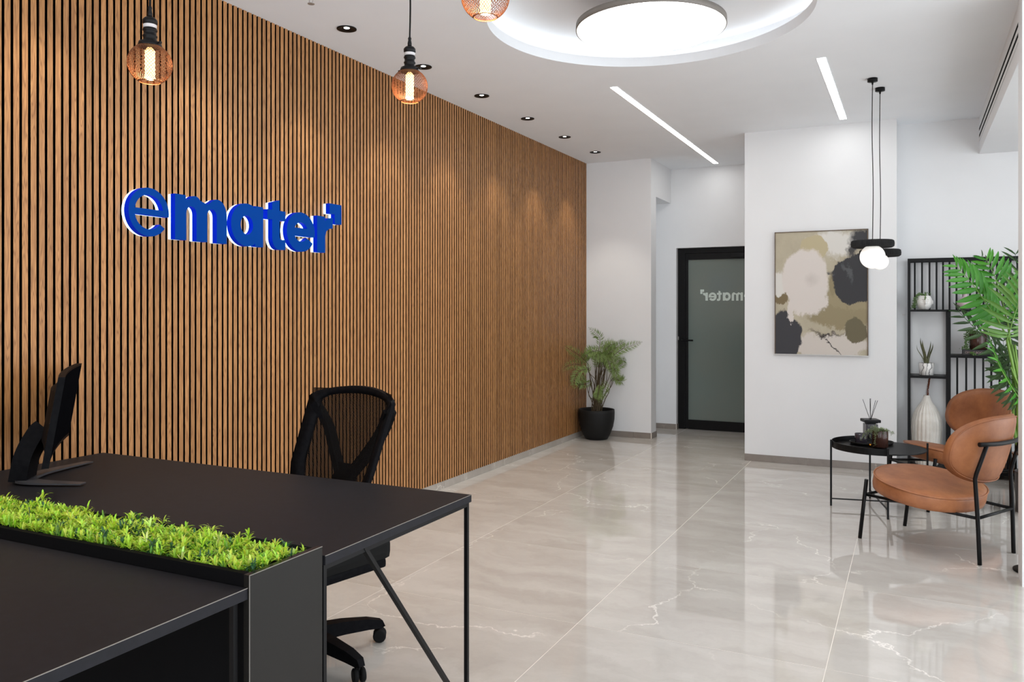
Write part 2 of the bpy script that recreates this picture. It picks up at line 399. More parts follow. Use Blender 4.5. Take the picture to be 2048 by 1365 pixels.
# ceiling with a round opening and holes for the spots
SPOTS = [(-2.968, 3.849+.832*k) for k in range(-5, 6)]
RC, RR_ = (-1.35, 4.47), .905
bm = BM(); es = []
loops = [[(-5, -3.2), (XR, -3.2), (XR, 10.6), (-5, 10.6)], circ(RC[0], RC[1], RR_, 128)]+[circ(x, y, .050, 24) for x, y in SPOTS]
for lp in loops:
    vs = [bm.verts.new((x, y, CZ)) for x, y in lp]; es += [bm.edges.new((vs[i], vs[(i+1) % len(vs)])) for i in range(len(vs))]
bmesh.ops.triangle_fill(bm, edges=es, use_beauty=True, normal=(0, 0, -1))
ceiling = struct('ceiling', bm, M['ceil'])
# recess over the opening: edge band, shelf that hides the led strip, drum and roof
bm = BM()
prof = [(RR_, CZ), (RR_, CZ+.062), (RR_+.02, CZ+.064), (RR_+.16, CZ+.064), (RR_+.16, CZ+.175)]
rings = [[bm.verts.new((RC[0]+r*math.cos(2*PI*k/128), RC[1]+r*math.sin(2*PI*k/128), z)) for k in range(128)] for r, z in prof]
for A, B in zip(rings, rings[1:]):
    for k in range(128): bm.faces.new((A[k], A[(k+1) % 128], B[(k+1) % 128], B[k])).smooth = False
bm.faces.new(rings[-1])
struct('trim_1', bm, M['ceil'])
bm = BM()
lathe(bm, [(RR_+.135, CZ+.066), (RR_+.145, CZ+.066), (RR_+.145, CZ+.080), (RR_+.135, CZ+.080), (RR_+.135, CZ+.066)], 96, (RC[0], RC[1], 0))
bmesh.ops.delete(bm, geom=[f for f in bm.faces if len(f.verts) > 4], context='FACES')
tag(obj('cove_light_strip', bm, M['led']), 'warm white light strip hidden on the ledge of the round ceiling recess', 'light strip')
# walls
wl = struct('wall_left', bx(-3.45, -3.311, -3.2, YC+.05, 0, CZ), M['felt'])
PITCH, SW = .03641, .0249
me_s = BM(); box(me_s, -.0215, 0, -SW/2, SW/2, .061, CZ, mi=1)
for f in me_s.faces:
    if f.normal.x > .9: f.material_index = 0
o0 = obj('slat', me_s, [M['oak'], M['slatcore']], wl)
YG = 2.0432
k = -96
first = True
while True:
    y = YG+PITCH*(k+.5)
    if y > YC-.012: break
    o = o0 if first else o0.copy()
    if not first: COL.objects.link(o)
    first = False
    o.location = (XL, y, 0); k += 1
struct('wall_corner', bx(-3.45, -2.545, YC, YC+.19, 0, CZ), M['paint'])
struct('wall_lintel', bx(-2.72, -2.545, YC+.19, YD, 2.650, CZ), M['paint'])
# end wall: left of the black door, above it, right of it
bm = BM()
DXL, DXR, DZ = -2.482, -1.47, 2.122
box(bm, -4.4, DXL, YD, YD+.25, 0, CZ); box(bm, DXL, DXR, YD, YD+.25, DZ, CZ); box(bm, DXR, -1.2, YD, YD+.25, 0, CZ)
struct('wall_corridor', bm, M['paint'])
struct('wall_behind_door', bx(DXL-.1, DXR+.1, YD+.26, YD+.35, 0, CZ), M['felt'])  # added unseen dark sheet, stops light showing under the door
struct('wall_side_room', bx(-4.55, -4.40, YC, YD+.25, 0, CZ), M['paint'])
struct('wall_corridor_right', bx(-1.401, -1.20, YP+.20, YD, 0, CZ), M['paint'])
struct('wall_picture', bx(-1.401, -.122, YP, YP+.20, 0, CZ), M['paint'])
struct('wall_alcove', bx(-1.20, XR, YA, YA+.15, 0, CZ), M['paint'])
struct('wall_alcove_return', bx(-.14, -.122, YP+.20, YA, 0, CZ), M['paint'])
struct('wall_right', bx(XR, XR+.15, 6.9, YA+.15, 0, CZ), M['paint'])
struct('wall_pillar', bx(.497, .98, 4.83, 5.0, 0, CZ), M['paint'])
# boxed ceiling soffit on the right with a slot vent
sof = struct('trim_soffit', bx(.512, XR, 5.0, YA, 2.735, CZ), M['paint'])
vt = thing('air_slot_vent', 'long two-slot air vent on the face of the right ceiling soffit', 'vent', (.512, 6.45, 2.89))
obj('vent_plate', bx(.508, .5119, 5.05, 7.97, 2.835, 2.985, bev=.001), M['paint'], vt, world=True)
for z in (2.928, 2.872): obj('slot', bx(.5072, .5085, 5.06, 7.95, z-.011, z+.011), M['felt'], vt, world=True)
# skirting of tile strips, each strip a piece
def skirting(name, p0, p1, h, nrm, m=M['skirt']):
    bm = BM(); x0, y0 = p0; x1, y1 = p1; L = math.hypot(x1-x0, y1-y0); ux, uy = (x1-x0)/L, (y1-y0)/L; nx, ny = nrm
    def piece(a, b, t0, t1, z0, z1, par, nm, mm, proud):
        bm = BM(); q = []
        for s in (a, b):
            for tt in (t0, t1):
                for z in (z0, z1): q.append(bm.verts.new((x0+ux*s+nx*tt, y0+uy*s+ny*tt, z)))
        bmesh.ops.convex_hull(bm, input=bm.verts)
        return obj(nm, bm, mm, par)
    base = piece(0, L, 0.0003, .004, .0005, h-.002, None, name, M['grout'], 0); base['kind'] = 'structure'
    s = 0; step = 1.03; first = .52 if L > 2 else .55
    while s < L-.001:
        e = min(L, s+(first if s == 0 else step)); piece(s+.001, e-.001, .004, .010, .001, h, base, 'tile', mm=m, proud=1); s = e
M['skirt_lt'] = marble('light_greige_skirting_tile', srgb(168, 161, 153), srgb(150, 143, 135), srgb(200, 192, 182), .12)  # brighter copy of the skirting tile, stronger light on the left painted in
skirting('baseboard_left', (-3.303, -1.2), (-3.303, YC), .059, (1, 0), M['skirt_lt'])
skirting('baseboard_corner', (-3.29, YC), (-2.545, YC), .062, (0, -1))
skirting('baseboard_corner_end', (-2.545, YC), (-2.545, YC+.19), .062, (1, 0))
skirting('baseboard_corridor', (-4.3, YD), (DXL, YD), .062, (0, -1))
skirting('baseboard_door_reveal', (DXL, YD), (DXL, YD+.07), .062, (1, 0))
skirting('baseboard_picture', (-1.401, YP), (-.122, YP), .064, (0, -1))
skirting('baseboard_alcove', (-.122, YA), (XR, YA), .064, (0, -1))
# black framed frosted door
dr = struct('door_1', bx(DXL, DXR, YD+.075, YD+.135, 0.002, DZ-.004), M['blackmet'])
bpy.data.objects.remove(dr)
bm = BM(); fo = .025
GX0, GX1, GZ0, GZ1 = -2.362, -1.60, .112, 1.985
for a in ((DXL+.001, GX0-.034, YD+.070, YD+.135, .002, DZ-.002), (GX1+.034, DXR-.001, YD+.070, YD+.135, .002, DZ-.002), (GX0-.034, GX1+.034, YD+.070, YD+.135, 2.06, DZ-.002)): box(bm, *a, bev=.002)
dr = struct('door_1', bm, M['blackmet'])
bm = BM()
for a in ((GX0-.033, GX0, YD+.078, YD+.13, .012, 2.058), (GX1, GX1+.033, YD+.078, YD+.13, .012, 2.058), (GX0, GX1, YD+.078, YD+.13, GZ1, 2.058), (GX0, GX1, YD+.078, YD+.13, .004, GZ0)): box(bm, *a, bev=.0015)
obj('door_leaf', bm, M['blackmet'], dr)
obj('pane', bx(GX0, GX1, YD+.095, YD+.105, GZ0, GZ1), M['frost'], dr)
bm = BM(); box(bm, -2.445, -2.405, YD+.062, YD+.07, .93, 1.10, bev=.002); tube(bm, [(-2.425, YD+.066, 1.043), (-2.425, YD+.02, 1.043), (-2.29, YD+.02, 1.043)], .009, 8)
obj('door_handle', bm, M['blackmet'], dr)
obj('door_closer', bx(-1.86, -1.62, YD+.035, YD+.069, 2.00, 2.05, bev=.004), M['blackmet'], dr)
obj('strike_plate', bx(-2.478, -2.470, YD+.066, YD+.0699, 1.045, 1.085), M['silver'], dr)
# open white door in the side opening, its lever and lock seen past the corner
d2 = struct('door_2', bx(-3.42, -2.585, YC+.192, YC+.232, .01, 2.05, bev=.002), M['whitedoor'])
bm = BM(); tube(bm, [(-2.60, YC+.232, 1.0), (-2.60, YC+.285, 1.0), (-2.72, YC+.285, 1.0)], .010, 8); obj('door_handle', bm, M['blackmet'], d2)
obj('lock', tube(BM(), [(-2.60, YC+.232, .92), (-2.60, YC+.26, .92)], .013, 10), M['blackmet'], d2)

# ------------------------------------------------------------ lights on the ceiling
dl = thing('round_ceiling_light', 'large round glowing disc light hung inside the ceiling recess', 'ceiling light', (-1.345, 4.53, 3.012))
DR = .418
obj('housing', lathe(BM(), [(DR+.003, -.0075), (DR+.007, -.007), (DR+.006, .028), (DR-.05, .036)], 96, close=True), mat('grey_lamp_rim', srgb(120, 114, 108), .5), dl)
bm = BM(); lathe(bm, [(DR, -.0085), (DR+.002, -.001), (DR+.002, .003)], 96, close=True); obj('diffuser', bm, M['diffuser'], dl)
for nm, (dx, dy) in enumerate(((.2, .2), (-.2, .2), (0, -.28))):
    obj('hanger', tube(BM(), [(dx, dy, .034), (dx, dy, .206)], .004, 6), M['silver'], dl)
for x0, x1, y0, y1, lb in ((-2.004, -1.954, 5.725, 9.215, 'long recessed linear light over the corridor, left of the two'), (-.562, -.508, 5.66, 7.555, 'short recessed linear light in front of the picture wall, right of the two')):
    l = thing('linear_light', lb, 'ceiling light', ((x0+x1)/2, (y0+y1)/2, CZ-.001), group='linear ceiling lights')
    obj('diffuser', bx(x0, x1, y0, y1, CZ-.0035, CZ-.0005), M['line'], l, world=True)
    bm = BM(); e = .003
    for a in ((x0-e, x0-.0002, y0-e, y1+e), (x1+.0002, x1+e, y0-e, y1+e), (x0, x1, y0-e, y0-.0002), (x0, x1, y1+.0002, y1+e)): box(bm, *a, CZ-.003, CZ-.0004)
    obj('rim', bm, M['ceil'], l, world=True)
ords = ['nearest', 'second', 'third', 'fourth', 'fifth', 'farthest']
proto = None
for i, (x, y) in enumerate(SPOTS):
    if proto is None:
        proto = s = thing('ceiling_spotlight', '', 'spotlight', (x, y, CZ), group='row of black ceiling spotlights')
        bm = BM(); lathe(bm, [(.0495, .0), (.0575, -.001), (.0575, -.005), (.048, -.0055), (.018, .003), (.0165, .0045)], 32)
        bmesh.ops.delete(bm, geom=[f for f in bm.faces if len(f.verts) > 4], context='FACES'); obj('trim_ring', bm, M['blackmet'], s)
        bm = BM(); lathe(bm, [(.0490, .005), (.0490, .06), (.001, .06)], 24); bmesh.ops.delete(bm, geom=[f for f in bm.faces if len(f.verts) > 4], context='FACES'); obj('housing', bm, M['blackmet'], s)
        obj('lens', lathe(BM(), [(.0165, .0025), (.0155, .0035)], 20, close=True), M['spotbulb'], s)
        ld = bpy.data.lights.new('spot_beam', 'SPOT'); ld.energy = SPOT_W; ld.color = (1, .93, .82); ld.spot_size = math.radians(74); ld.spot_blend = .55; ld.shadow_soft_size = .02
        lo = bpy.data.objects.new('spot_beam', ld); COL.objects.link(lo); lo.parent = s; lo.location = (0, 0, -.012)
    else: s = dup(proto, (x, y, CZ))
    vis = i-5
    s['label'] = (f'{ords[vis]} black recessed spotlight in view along the slat wall' if vis >= 0 else f'black recessed spotlight {["first","second","third","fourth","fifth"][4-i] if 0 <= 4-i < 5 else "next"} behind the nearest visible one')
sp = thing('sprinkler_head', 'small metal sprinkler head on the ceiling at the top edge', 'sprinkler', (-2.80, 3.335, CZ))
obj('escutcheon', lathe(BM(), [(.030, -.0005), (.028, -.006), (.010, -.010)], 20, close=True), M['silver'], sp)
bm = BM(); tube(bm, [(0, 0, -.01), (0, 0, -.030)], .006, 8)
for s_ in (-1, 1): tube(bm, [(0.008*s_, 0, -.028), (.012*s_, 0, -.042), (.004*s_, 0, -.055)], .002, 6)
obj('body', bm, M['silver'], sp)
obj('deflector', lathe(BM(), [(.018, -.058), (.018, -.055)], 16, close=True), M['silver'], sp)

# mesh pendant lamps
def mesh_pendant(c, lab, first=[None]):
    if first[0] is None:
        p = first[0] = thing('pendant_lamp', lab, 'lamp', c, group='bronze mesh pendant lamps over the desk')
        r = .0625; bm = BM(); nu, nv = 44, 26; G = []
        for j in range(nv+1):
            a = math.radians(28)+(math.radians(152)-math.radians(28))*j/nv
            G.append([bm.verts.new((r*math.sin(a)*math.cos(2*PI*(i+.5*(j % 2))/nu), r*math.sin(a)*math.sin(2*PI*(i+.5*(j % 2))/nu), r*math.cos(a)*.97)) for i in range(nu)])
        for j in range(nv):
            for i in range(nu):
                if j % 2 == 0: bm.edges.new((G[j][i], G[j+1][i])); bm.edges.new((G[j][i], G[j+1][i-1]))
                else: bm.edges.new((G[j][i], G[j+1][i])); bm.edges.new((G[j][i], G[j+1][(i+1) % nu]))
        out = BM()
        for e in bm.edges: tube(out, [e.verts[0].co, e.verts[1].co], .00062, 3, False)
        bm.free(); obj('mesh_shade', out, M['bronze'], p)
        for z, rr in ((-.0535, .0298), (.0535, .0298)):
            ring = [(rr*math.cos(2*PI*k/40), rr*math.sin(2*PI*k/40), z) for k in range(41)]
            obj('shade_ring', tube(BM(), ring, .0013, 6, False), M['bronze'], p)
        bm = BM(); lathe(bm, [(.0105, -.046), (.0125, -.040), (.0125, .040), (.008, .048)], 16, close=True); obj('bulb', bm, M['bulbcore'], p)
        bm = BM(); N = 7
        for s_ in (-1, 1):
            for k in range(N):
                pts = [(.0138*math.cos(2*PI*(k/N+s_*q*.16)), .0138*math.sin(2*PI*(k/N+s_*q*.16)), -.042+.08*q/6) for q in range(7)]
                tube(bm, pts, .0016, 4)
        obj('filament', bm, M['filament'], p)
        bm = BM(); lathe(bm, [(.033, .050), (.034, .054), (.031, .064), (.019, .067), (.0185, .078), (.0205, .080), (.0205, .084), (.018, .086), (.018, .096), (.0205, .098), (.0205, .102), (.0185, .104), (.0185, .118), (.021, .120), (.021, .130), (.015, .137), (.006, .139)], 28, close=True)
        for s_ in (-1, 1): tube(bm, [(.03*s_, 0, .058), (.042*s_, 0, .058)], .0022, 6); tube(bm, [(.040*s_, 0, .058), (.046*s_, 0, .058)], .0042, 8)
        obj('lamp_holder', bm, M['blackmet'], p)
        obj('holder_label', lathe(BM(), [(.0190, .106), (.0190, .116)], 24), M['sticker'], p)
        obj('cord_grip', lathe(BM(), [(.007, .139), (.0075, .150), (.005, .162), (.0065, .166), (.004, .172)], 12, close=True), M['blackmet'], p)
        obj('cord', tube(BM(), bez([(0, 0, .17), (.002, .001, .32), (-.002, .0, .55), (0, 0, CZ-c[2]-.02)], 6), .0032, 6), M['rubber'], p)
        obj('ceiling_rose', lathe(BM(), [(.045, CZ-c[2]-.001), (.045, CZ-c[2]-.022), (.01, CZ-c[2]-.030)], 24, close=True), M['blackmet'], p)
    else:
        p = dup(first[0], c, None, lab)
        dz = first[0].location.z-c[2]
        for ch in COL.objects:
            if ch.parent == p and ch.name.split('.')[0] == 'ceiling_rose': ch.location.z += dz
            if ch.parent == p and ch.name.split('.')[0] == 'cord': ch.scale.z = (CZ-c[2]-.02)/(CZ-first[0].location.z-.02)
    ld = bpy.data.lights.new('bulb_glow', 'POINT'); ld.energy = 1.0; ld.color = (1, .58, .28); ld.shadow_soft_size = .013
    lo = bpy.data.objects.new('bulb_glow', ld); COL.objects.link(lo); lo.parent = p; lo.location = (0, 0, -.052)
    return p
mesh_pendant((-2.037, 1.702, 2.132), 'bronze mesh globe pendant hanging left of the wall sign, leftmost of three')
mesh_pendant((-1.578, 2.400, 2.182), 'bronze mesh globe pendant in the middle, below the slat wall top edge')
mesh_pendant((-.988, 1.855, 2.208), 'bronze mesh globe pendant cut by the top edge beside the round recess')

# pleated disc pendants
def disc_pendant(c, rz_, gr_, lab, zc):
    p = thing('disc_pendant', lab, 'lamp', (c[0], c[1], zc), group='pleated disc pendants by the picture')
    bm = BM(); n = 144; rings = []
    for rr, z in ((.02, .024), (.128, .024), (.138, .018), (.141, 0), (.139, -.020), (.130, -.027), (.03, -.006)):
        rings.append([bm.verts.new(((rr*(1+(.018 if k % 2 else -.018)*(rr > .1)))*math.cos(2*PI*k/n), (rr*(1+(.018 if k % 2 else -.018)*(rr > .1)))*math.sin(2*PI*k/n), z+(.0025 if k % 2 else 0)*(rr > .05))) for k in range(n)])
    for A, B in zip(rings, rings[1:]):
        for k in range(n): bm.faces.new((A[k], A[(k+1) % n], B[(k+1) % n], B[k]))
    bm.faces.new(rings[0]); bm.faces.new(rings[-1][::-1])
    obj('pleated_shade', bm, M['ribfab'], p)
    bm = BM(); bmesh.ops.create_uvsphere(bm, u_segments=32, v_segments=20, radius=gr_); bmesh.ops.translate(bm, vec=(0, 0, rz_), verts=bm.verts)
    obj('glass_globe', bm, M['globe'], p, smooth=True)
    obj('cord_cap', lathe(BM(), [(.006, .024), (.006, .034), (.003, .038)], 12, close=True), M['blackmet'], p)
    H = CZ-zc
    obj('cord', tube(BM(), bez([(0, 0, .03), (.004, 0, .4), (-.003, 0, .8), (0, 0, H-.04)], 6), .0028, 6), M['rubber'], p)
    obj('ceiling_rose', lathe(BM(), [(.034, H-.0005), (.034, H-.024), (.008, H-.026), (.005, H-.045)], 28, close=True), M['blackmet'], p)
    return p
disc_pendant((-.255, 6.327), -.091, .0845, 'nearer black pleated disc pendant with a large white globe', 1.868)
disc_pendant((-.216, 6.623), -.062, .060, 'farther black pleated disc pendant with a smaller white globe', 1.820)

# ------------------------------------------------------------ sign
def arc(cx, cy, rx, ry, a0, a1, n=20): return [(cx+rx*math.cos(math.radians(a0+(a1-a0)*k/n)), cy+ry*math.sin(math.radians(a0+(a1-a0)*k/n))) for k in range(n+1)]
def glyph_e(t_, Ri, Ro=.5, cut=-36, tb=None):
    tb = tb or t_; h2 = tb/2; a = math.degrees(math.asin(h2/Ro)); b = math.degrees(math.asin(h2/Ri))
    o = arc(.5, .5, Ro, Ro, -a, 360+cut, 48)[:]
    o = [(x, y) for x, y in arc(.5, .5, Ro, Ro, -a, 0, 3)]+arc(.5, .5, Ro, Ro, 2, 360+cut, 48)+arc(.5, .5, Ri, Ri, 360+cut-3, 180+b, 22)
    return o, [arc(.5, .5, Ri, Ri, b, 180-b, 20)]
G = {}
G['e'] = glyph_e(.15, .355, .5, -38, .125)
G['E'] = glyph_e(.22, .245, .5, -32, .20)
m_ = [(0, 0), (0, 1), (.27, 1), (.28, .90)]+arc(.52, .66, .22, .35, 130, 48, 8)+[(.86, .86)]+arc(1.14, .64, .27, .37, 125, 0, 12)+[(1.41, 0), (1.12, 0), (1.12, .60)]+arc(.985, .60, .135, .17, 0, 180, 10)[1:]+[(.85, 0), (.56, 0), (.56, .60)]+arc(.425, .60, .135, .17, 0, 180, 10)[1:]+[(.29, 0)]
G['m'] = (m_, [])
a_ = [(1.04, 0), (1.04, .985), (.76, .985)]+[(x, y) for x, y in arc(.5, .5, .5, .515, 56, 304, 40)]+[(.76, .0)]
G['a'] = (a_, [arc(.5, .5, .20, .23, 0, 360, 28)[:-1]])
G['t'] = ([(.2, .30), (.2, .72), (0, .72), (0, .96), (.2, .96), (.2, 1.14), (.52, 1.22), (.52, .96), (.78, .96), (.78, .72), (.52, .72), (.52, .38)]+arc(.62, .34, .10, .10, 180, 270, 5)[1:]+[(.78, .25), (.78, 0), (.55, -.01)]+arc(.50, .28, .30, .29, 262, 180, 8), [])
G['r'] = ([(0, 0), (0, 1), (.30, 1), (.31, .88), (.42, .97), (.62, 1.0), (.62, .70), (.48, .68), (.36, .60), (.32, .46), (.32, 0)], [])
G['k'] = ([(0, 1), (1, 1), (1, 0), (.42, 0), (.42, .48), (0, .48)], [])
def fitted(g, x0, x1, y0, y1):
    o, hs = G[g]; xs = [p[0] for p in o]; ys = [p[1] for p in o]; ax, bx_, ay, by = min(xs), max(xs), min(ys), max(ys)
    f = lambda p: (x0+(p[0]-ax)/(bx_-ax)*(x1-x0), y0+(p[1]-ay)/(by-ay)*(y1-y0))
    return [f(p) for p in o], [[f(p) for p in h] for h in hs]
def inset(lp, d, hole=False):
    n = len(lp); cx = sum(p[0] for p in lp)/n; A = sum(lp[i][0]*lp[(i+1) % n][1]-lp[(i+1) % n][0]*lp[i][1] for i in range(n)); sg = 1 if A > 0 else -1
    out = []
    for i in range(n):
        a, b, c_ = Vector(lp[i-1]), Vector(lp[i]), Vector(lp[(i+1) % n]); u, v_ = (b-a), (c_-b)
        if u.length < 1e-6 or v_.length < 1e-6: out.append(tuple(b)); continue
        nn = (Vector((-u.y, u.x)).normalized()+Vector((-v_.y, v_.x)).normalized())
        if nn.length < 1e-3: out.append(tuple(b)); continue
        out.append(tuple(b+nn.normalized()*d*sg*(-1 if hole else 1)))
    return out
LET = [('e', 'e', 2.588, 2.815, 1.747, 1.977), ('m', 'm', 2.852, 3.187, 1.746, 1.972), ('a', 'a', 3.217, 3.455, 1.744, 1.976), ('t', 't', 3.488, 3.634, 1.742, 2.024), ('E', 'e', 3.645, 3.890, 1.743, 1.975), ('r', 'r', 3.912, 4.060, 1.750, 1.972), ('k', 'corner mark', 4.030, 4.147, 1.937, 2.060)]
sign = thing('wall_sign', 'blue backlit raised letter sign reading emater on the slat wall', 'sign', (XL, 3.35, 1.745))
for g, nm, y0, y1, z0, z1 in LET:
    o_, h_ = fitted(g, y0, y1, z0, z1)
    bm = prism(BM(), o_, h_, XL+.021, XL+.052, lambda x, y, z: (z, x, y), 0, 1)
    lt = obj('letter' if g != 'k' else 'corner_mark', bm, [M['blue'], M['bluelit']], sign, world=True)
    bm = prism(BM(), inset(o_, .002), [inset(q, -.002) for q in h_], XL+.002, XL+.0208, lambda x, y, z: (z, x, y), 0, 0)
    obj('glowing_back', bm, M['halo'], lt, world=True)
# same word on the glass door, seen from behind so mirrored
wd = thing('door_lettering', 'pale mirrored emater lettering on the frosted glass door', 'lettering', (-1.9, YD+.0945, 1.50))
T0, T1 = 2.588, 4.147
def mirx(y): return -2.222+(T1-y)/(T1-T0)*.585
for g, nm, y0, y1, z0, z1 in LET:
    zz = lambda z: 1.505+(z-1.747)*.42
    o_, h_ = fitted(g, mirx(y0), mirx(y1), zz(z0), zz(z1))
    obj('letter' if g != 'k' else 'corner_mark', prism(BM(), o_, h_, YD+.0935, YD+.0948, lambda x, y, z: (x, z, y), 0, 0), M['frostprint'], wd, world=True)

# ------------------------------------------------------------ picture
pc = thing('framed_painting', 'large framed abstract painting in cream, black and olive on the white wall', 'painting', (-.737, YP, .995))
PX0, PX1, PZ0, PZ1 = -1.128, -.346, .993, 2.106
bm = BM(); q = .007
for a in ((PX0, PX0+q, PZ0+q, PZ1), (PX1-q, PX1, PZ0+q, PZ1), (PX0, PX1, PZ1-q, PZ1)): box(bm, a[0], a[1], YP-.034, YP-.0005, a[2], a[3])
obj('frame', bm, M['frame'], pc, world=True)
obj('frame_bottom_edge', bx(PX0, PX1, YP-.034, YP-.0005, PZ0, PZ0+q), M['silver'], pc, world=True)
bm = BM(); vs = [bm.verts.new((x, YP-.028, z)) for x, z in ((PX0+q, PZ0+q), (PX1-q, PZ0+q), (PX1-q, PZ1-q), (PX0+q, PZ1-q))]
f = bm.faces.new(vs); uvl = bm.loops.layers.uv.new('UVMap')
for lp, c_ in zip(f.loops, ((0, 0), (1, 0), (1, 1), (0, 1))): lp[uvl].uv = c_
r_ = bmesh.ops.extrude_face_region(bm, geom=[f]); bmesh.ops.translate(bm, vec=(0, .02, 0), verts=[g for g in r_['geom'] if isinstance(g, bmesh.types.BMVert)])
obj('canvas', bm, M['canvas'], pc, world=True)

# ------------------------------------------------------------ reception desk
XD = -1.380
dk = thing('reception_desk', 'long matt black reception desk on thin steel legs against the slat wall', 'desk', (-2.3, 2.1, 0))
obj('desktop', bx(-3.279, XD, 1.70, 2.488, .730, .755, bev=.0008), M['blacklam'], dk, world=True)
obj('edge_line', bx(XD-.0012, XD+.0004, 1.70, 2.488, .7538, .7554), M['edge'], dk, world=True)
for x, y in ((XD-.012, 2.474), (XD-.012, 1.706), (-3.262, 2.474), (-3.262, 1.706)):
    obj('leg', bx(x-.0065, x+.0065, y-.0065, y+.0065, .001, .7298), M['blackmet'], dk, world=True)
for x in (XD-.012, -3.262):
    obj('brace', tube(BM(), [(x, 1.880, .7298), (x, 2.462, .008)], 1, sq=(.016, .012)), M['blackmet'], dk, world=True)
obj('side_rail', bx(XD-.018, XD-.006, 1.70, 2.468, .716, .7299), M['blackmet'], dk, world=True)
# planter wall between the two tops
PY0, PY1, PZT = 1.428, 1.688, .783
pl = thing('planter_box', 'tall black planter divider running between the two desk tops', 'planter', (-2.3, 1.56, 0))
obj('end_panel', bx(XD-.018, XD, PY0, PY1, .001, PZT, bev=.0007), noisy('satin_black_panel', srgb(30, 28, 26), srgb(25, 24, 22), 3, .26, Specular_IOR_Level=.22), pl, world=True)
M['inner'] = mat('dull_black_panel', (.0035, .0035, .004, 1), .7, Specular_IOR_Level=.06)  # extra dark base paints in the shade under the visitor table
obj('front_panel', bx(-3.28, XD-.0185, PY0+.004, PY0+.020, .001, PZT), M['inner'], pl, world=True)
obj('back_panel', bx(-3.28, XD-.0185, PY1-.018, PY1, .001, PZT), M['blacklam'], pl, world=True)
obj('far_end_panel', bx(-3.288, -3.2805, PY0, PY1, .001, PZT), M['blacklam'], pl, world=True)
obj('tray', bx(-3.28, XD-.0185, PY0+.0205, PY1-.0185, .700, .715), M['blacklam'], pl, world=True)
bm = BM(); box(bm, XD-.0012, XD+.0004, PY0, PY1, PZT-.0012, PZT+.0004); box(bm, XD-.0012, XD+.0004, PY0-.0004, PY0+.0010, .001, PZT); obj('edge_line', bm, M['edge'], pl, world=True)
# lower front top
ft = thing('visitor_table', 'black visitor side table top in the foreground, in front of the planter', 'table', (-2.3, 1.0, 0))
obj('table_top', bx(-3.279, XD-.005, .62, PY0-.0005, .727, .7535, bev=.0008), M['blacklam'], ft, world=True)
obj('edge_line', bx(XD-.0062, XD-.0046, .62, PY0-.0005, .7523, .7539), M['edge'], ft, world=True)
for x, y in ((XD-.030, .64), (-3.262, .64), (XD-.030, PY0-.02), (-3.262, PY0-.02)): obj('leg', bx(x-.0065, x+.0065, y-.0065, y+.0065, .001, .7268), M['blackmet'], ft, world=True)
# artificial grass: thousands of small leaves, nobody could count them
import numpy as np
rg = np.random.default_rng(5)
V, Fc, Cc = [], [], []
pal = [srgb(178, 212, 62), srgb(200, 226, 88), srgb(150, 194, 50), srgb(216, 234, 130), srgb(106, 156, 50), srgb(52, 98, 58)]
def gleaf(base, d, up, L, W, col):
    side = d.cross(up)
    if side.length < 1e-3: side = Vector((1, 0, 0))
    side.normalize(); i0 = len(V)
    for s, wd_, dr_ in ((0, .35, 0), (.35, 1, .02), (.7, .75, .10), (1, 0.02, .28)):
        c0 = base+d*(L*s)-Vector((0, 0, 1))*(L*dr_*.6)+up*(L*.12*math.sin(s*3))
        V.append(c0-side*W*wd_/2); V.append(c0+side*W*wd_/2)
    for k in range(3): Fc.append((i0+2*k, i0+2*k+1, i0+2*k+3, i0+2*k+2)); Cc.append(col)
nsp = 0
for i in range(2500):
    x = R.uniform(-3.26, XD-.030); y = R.uniform(PY0+.026, PY1-.028)
    hh = noise.noise(Vector((x*5, y*5, 0)))*.5+noise.noise(Vector((x*17, y*17, 3)))*.5
    fall = max(0, (y-(PY1-.085))/.06); fall = min(1, fall)
    top = .786+.030*hh-.034*fall*max(.25, .75+2.2*noise.noise(Vector((x*2.7, 5, 0))))
    if R.random() < .035: top += R.uniform(.012, .032)
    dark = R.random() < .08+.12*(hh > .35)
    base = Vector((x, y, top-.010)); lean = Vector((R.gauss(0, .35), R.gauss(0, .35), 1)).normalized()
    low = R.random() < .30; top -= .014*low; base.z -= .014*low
    col = pal[4+(R.random() < .3)] if (low and not dark) else pal[5] if dark else pal[min(4, int(abs(R.gauss(0, 1.6))))]  # low sprigs get darker greens, painting the shade between the tufts
    for t_ in range(2):
        b_ = base+lean*(.009*t_); n_ = 4
        for k in range(n_):
            a = 2*PI*k/n_+t_*.8+R.uniform(-.4, .4); el = R.uniform(.35, 1.15)
            d = (Vector((math.cos(a), math.sin(a), 0))*math.cos(el)+lean*math.sin(el)).normalized()
            dd = b_+d*.02
            if dd.x > XD-.0195 or not PY0+.021 < dd.y < PY1-.019: d = Vector((-.2 if dd.x > XD-.02 else d.x*.4, d.y*-.3, 1)).normalized()
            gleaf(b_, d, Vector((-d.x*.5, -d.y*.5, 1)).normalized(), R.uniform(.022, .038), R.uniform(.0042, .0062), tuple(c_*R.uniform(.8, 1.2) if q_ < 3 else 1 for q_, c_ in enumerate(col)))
me = bpy.data.meshes.new('artificial_grass'); me.from_pydata([tuple(v_) for v_ in V], [], Fc)
ca = me.color_attributes.new('leafcol', 'FLOAT_COLOR', 'CORNER'); ca.data.foreach_set('color', [q for c_ in Cc for _ in range(4) for q in c_])
me.materials.append(M['grass']); go = bpy.data.objects.new('artificial_grass', me); COL.objects.link(go)
tag(go, 'bright green artificial grass leaves filling the black planter', 'plants', kind='stuff')

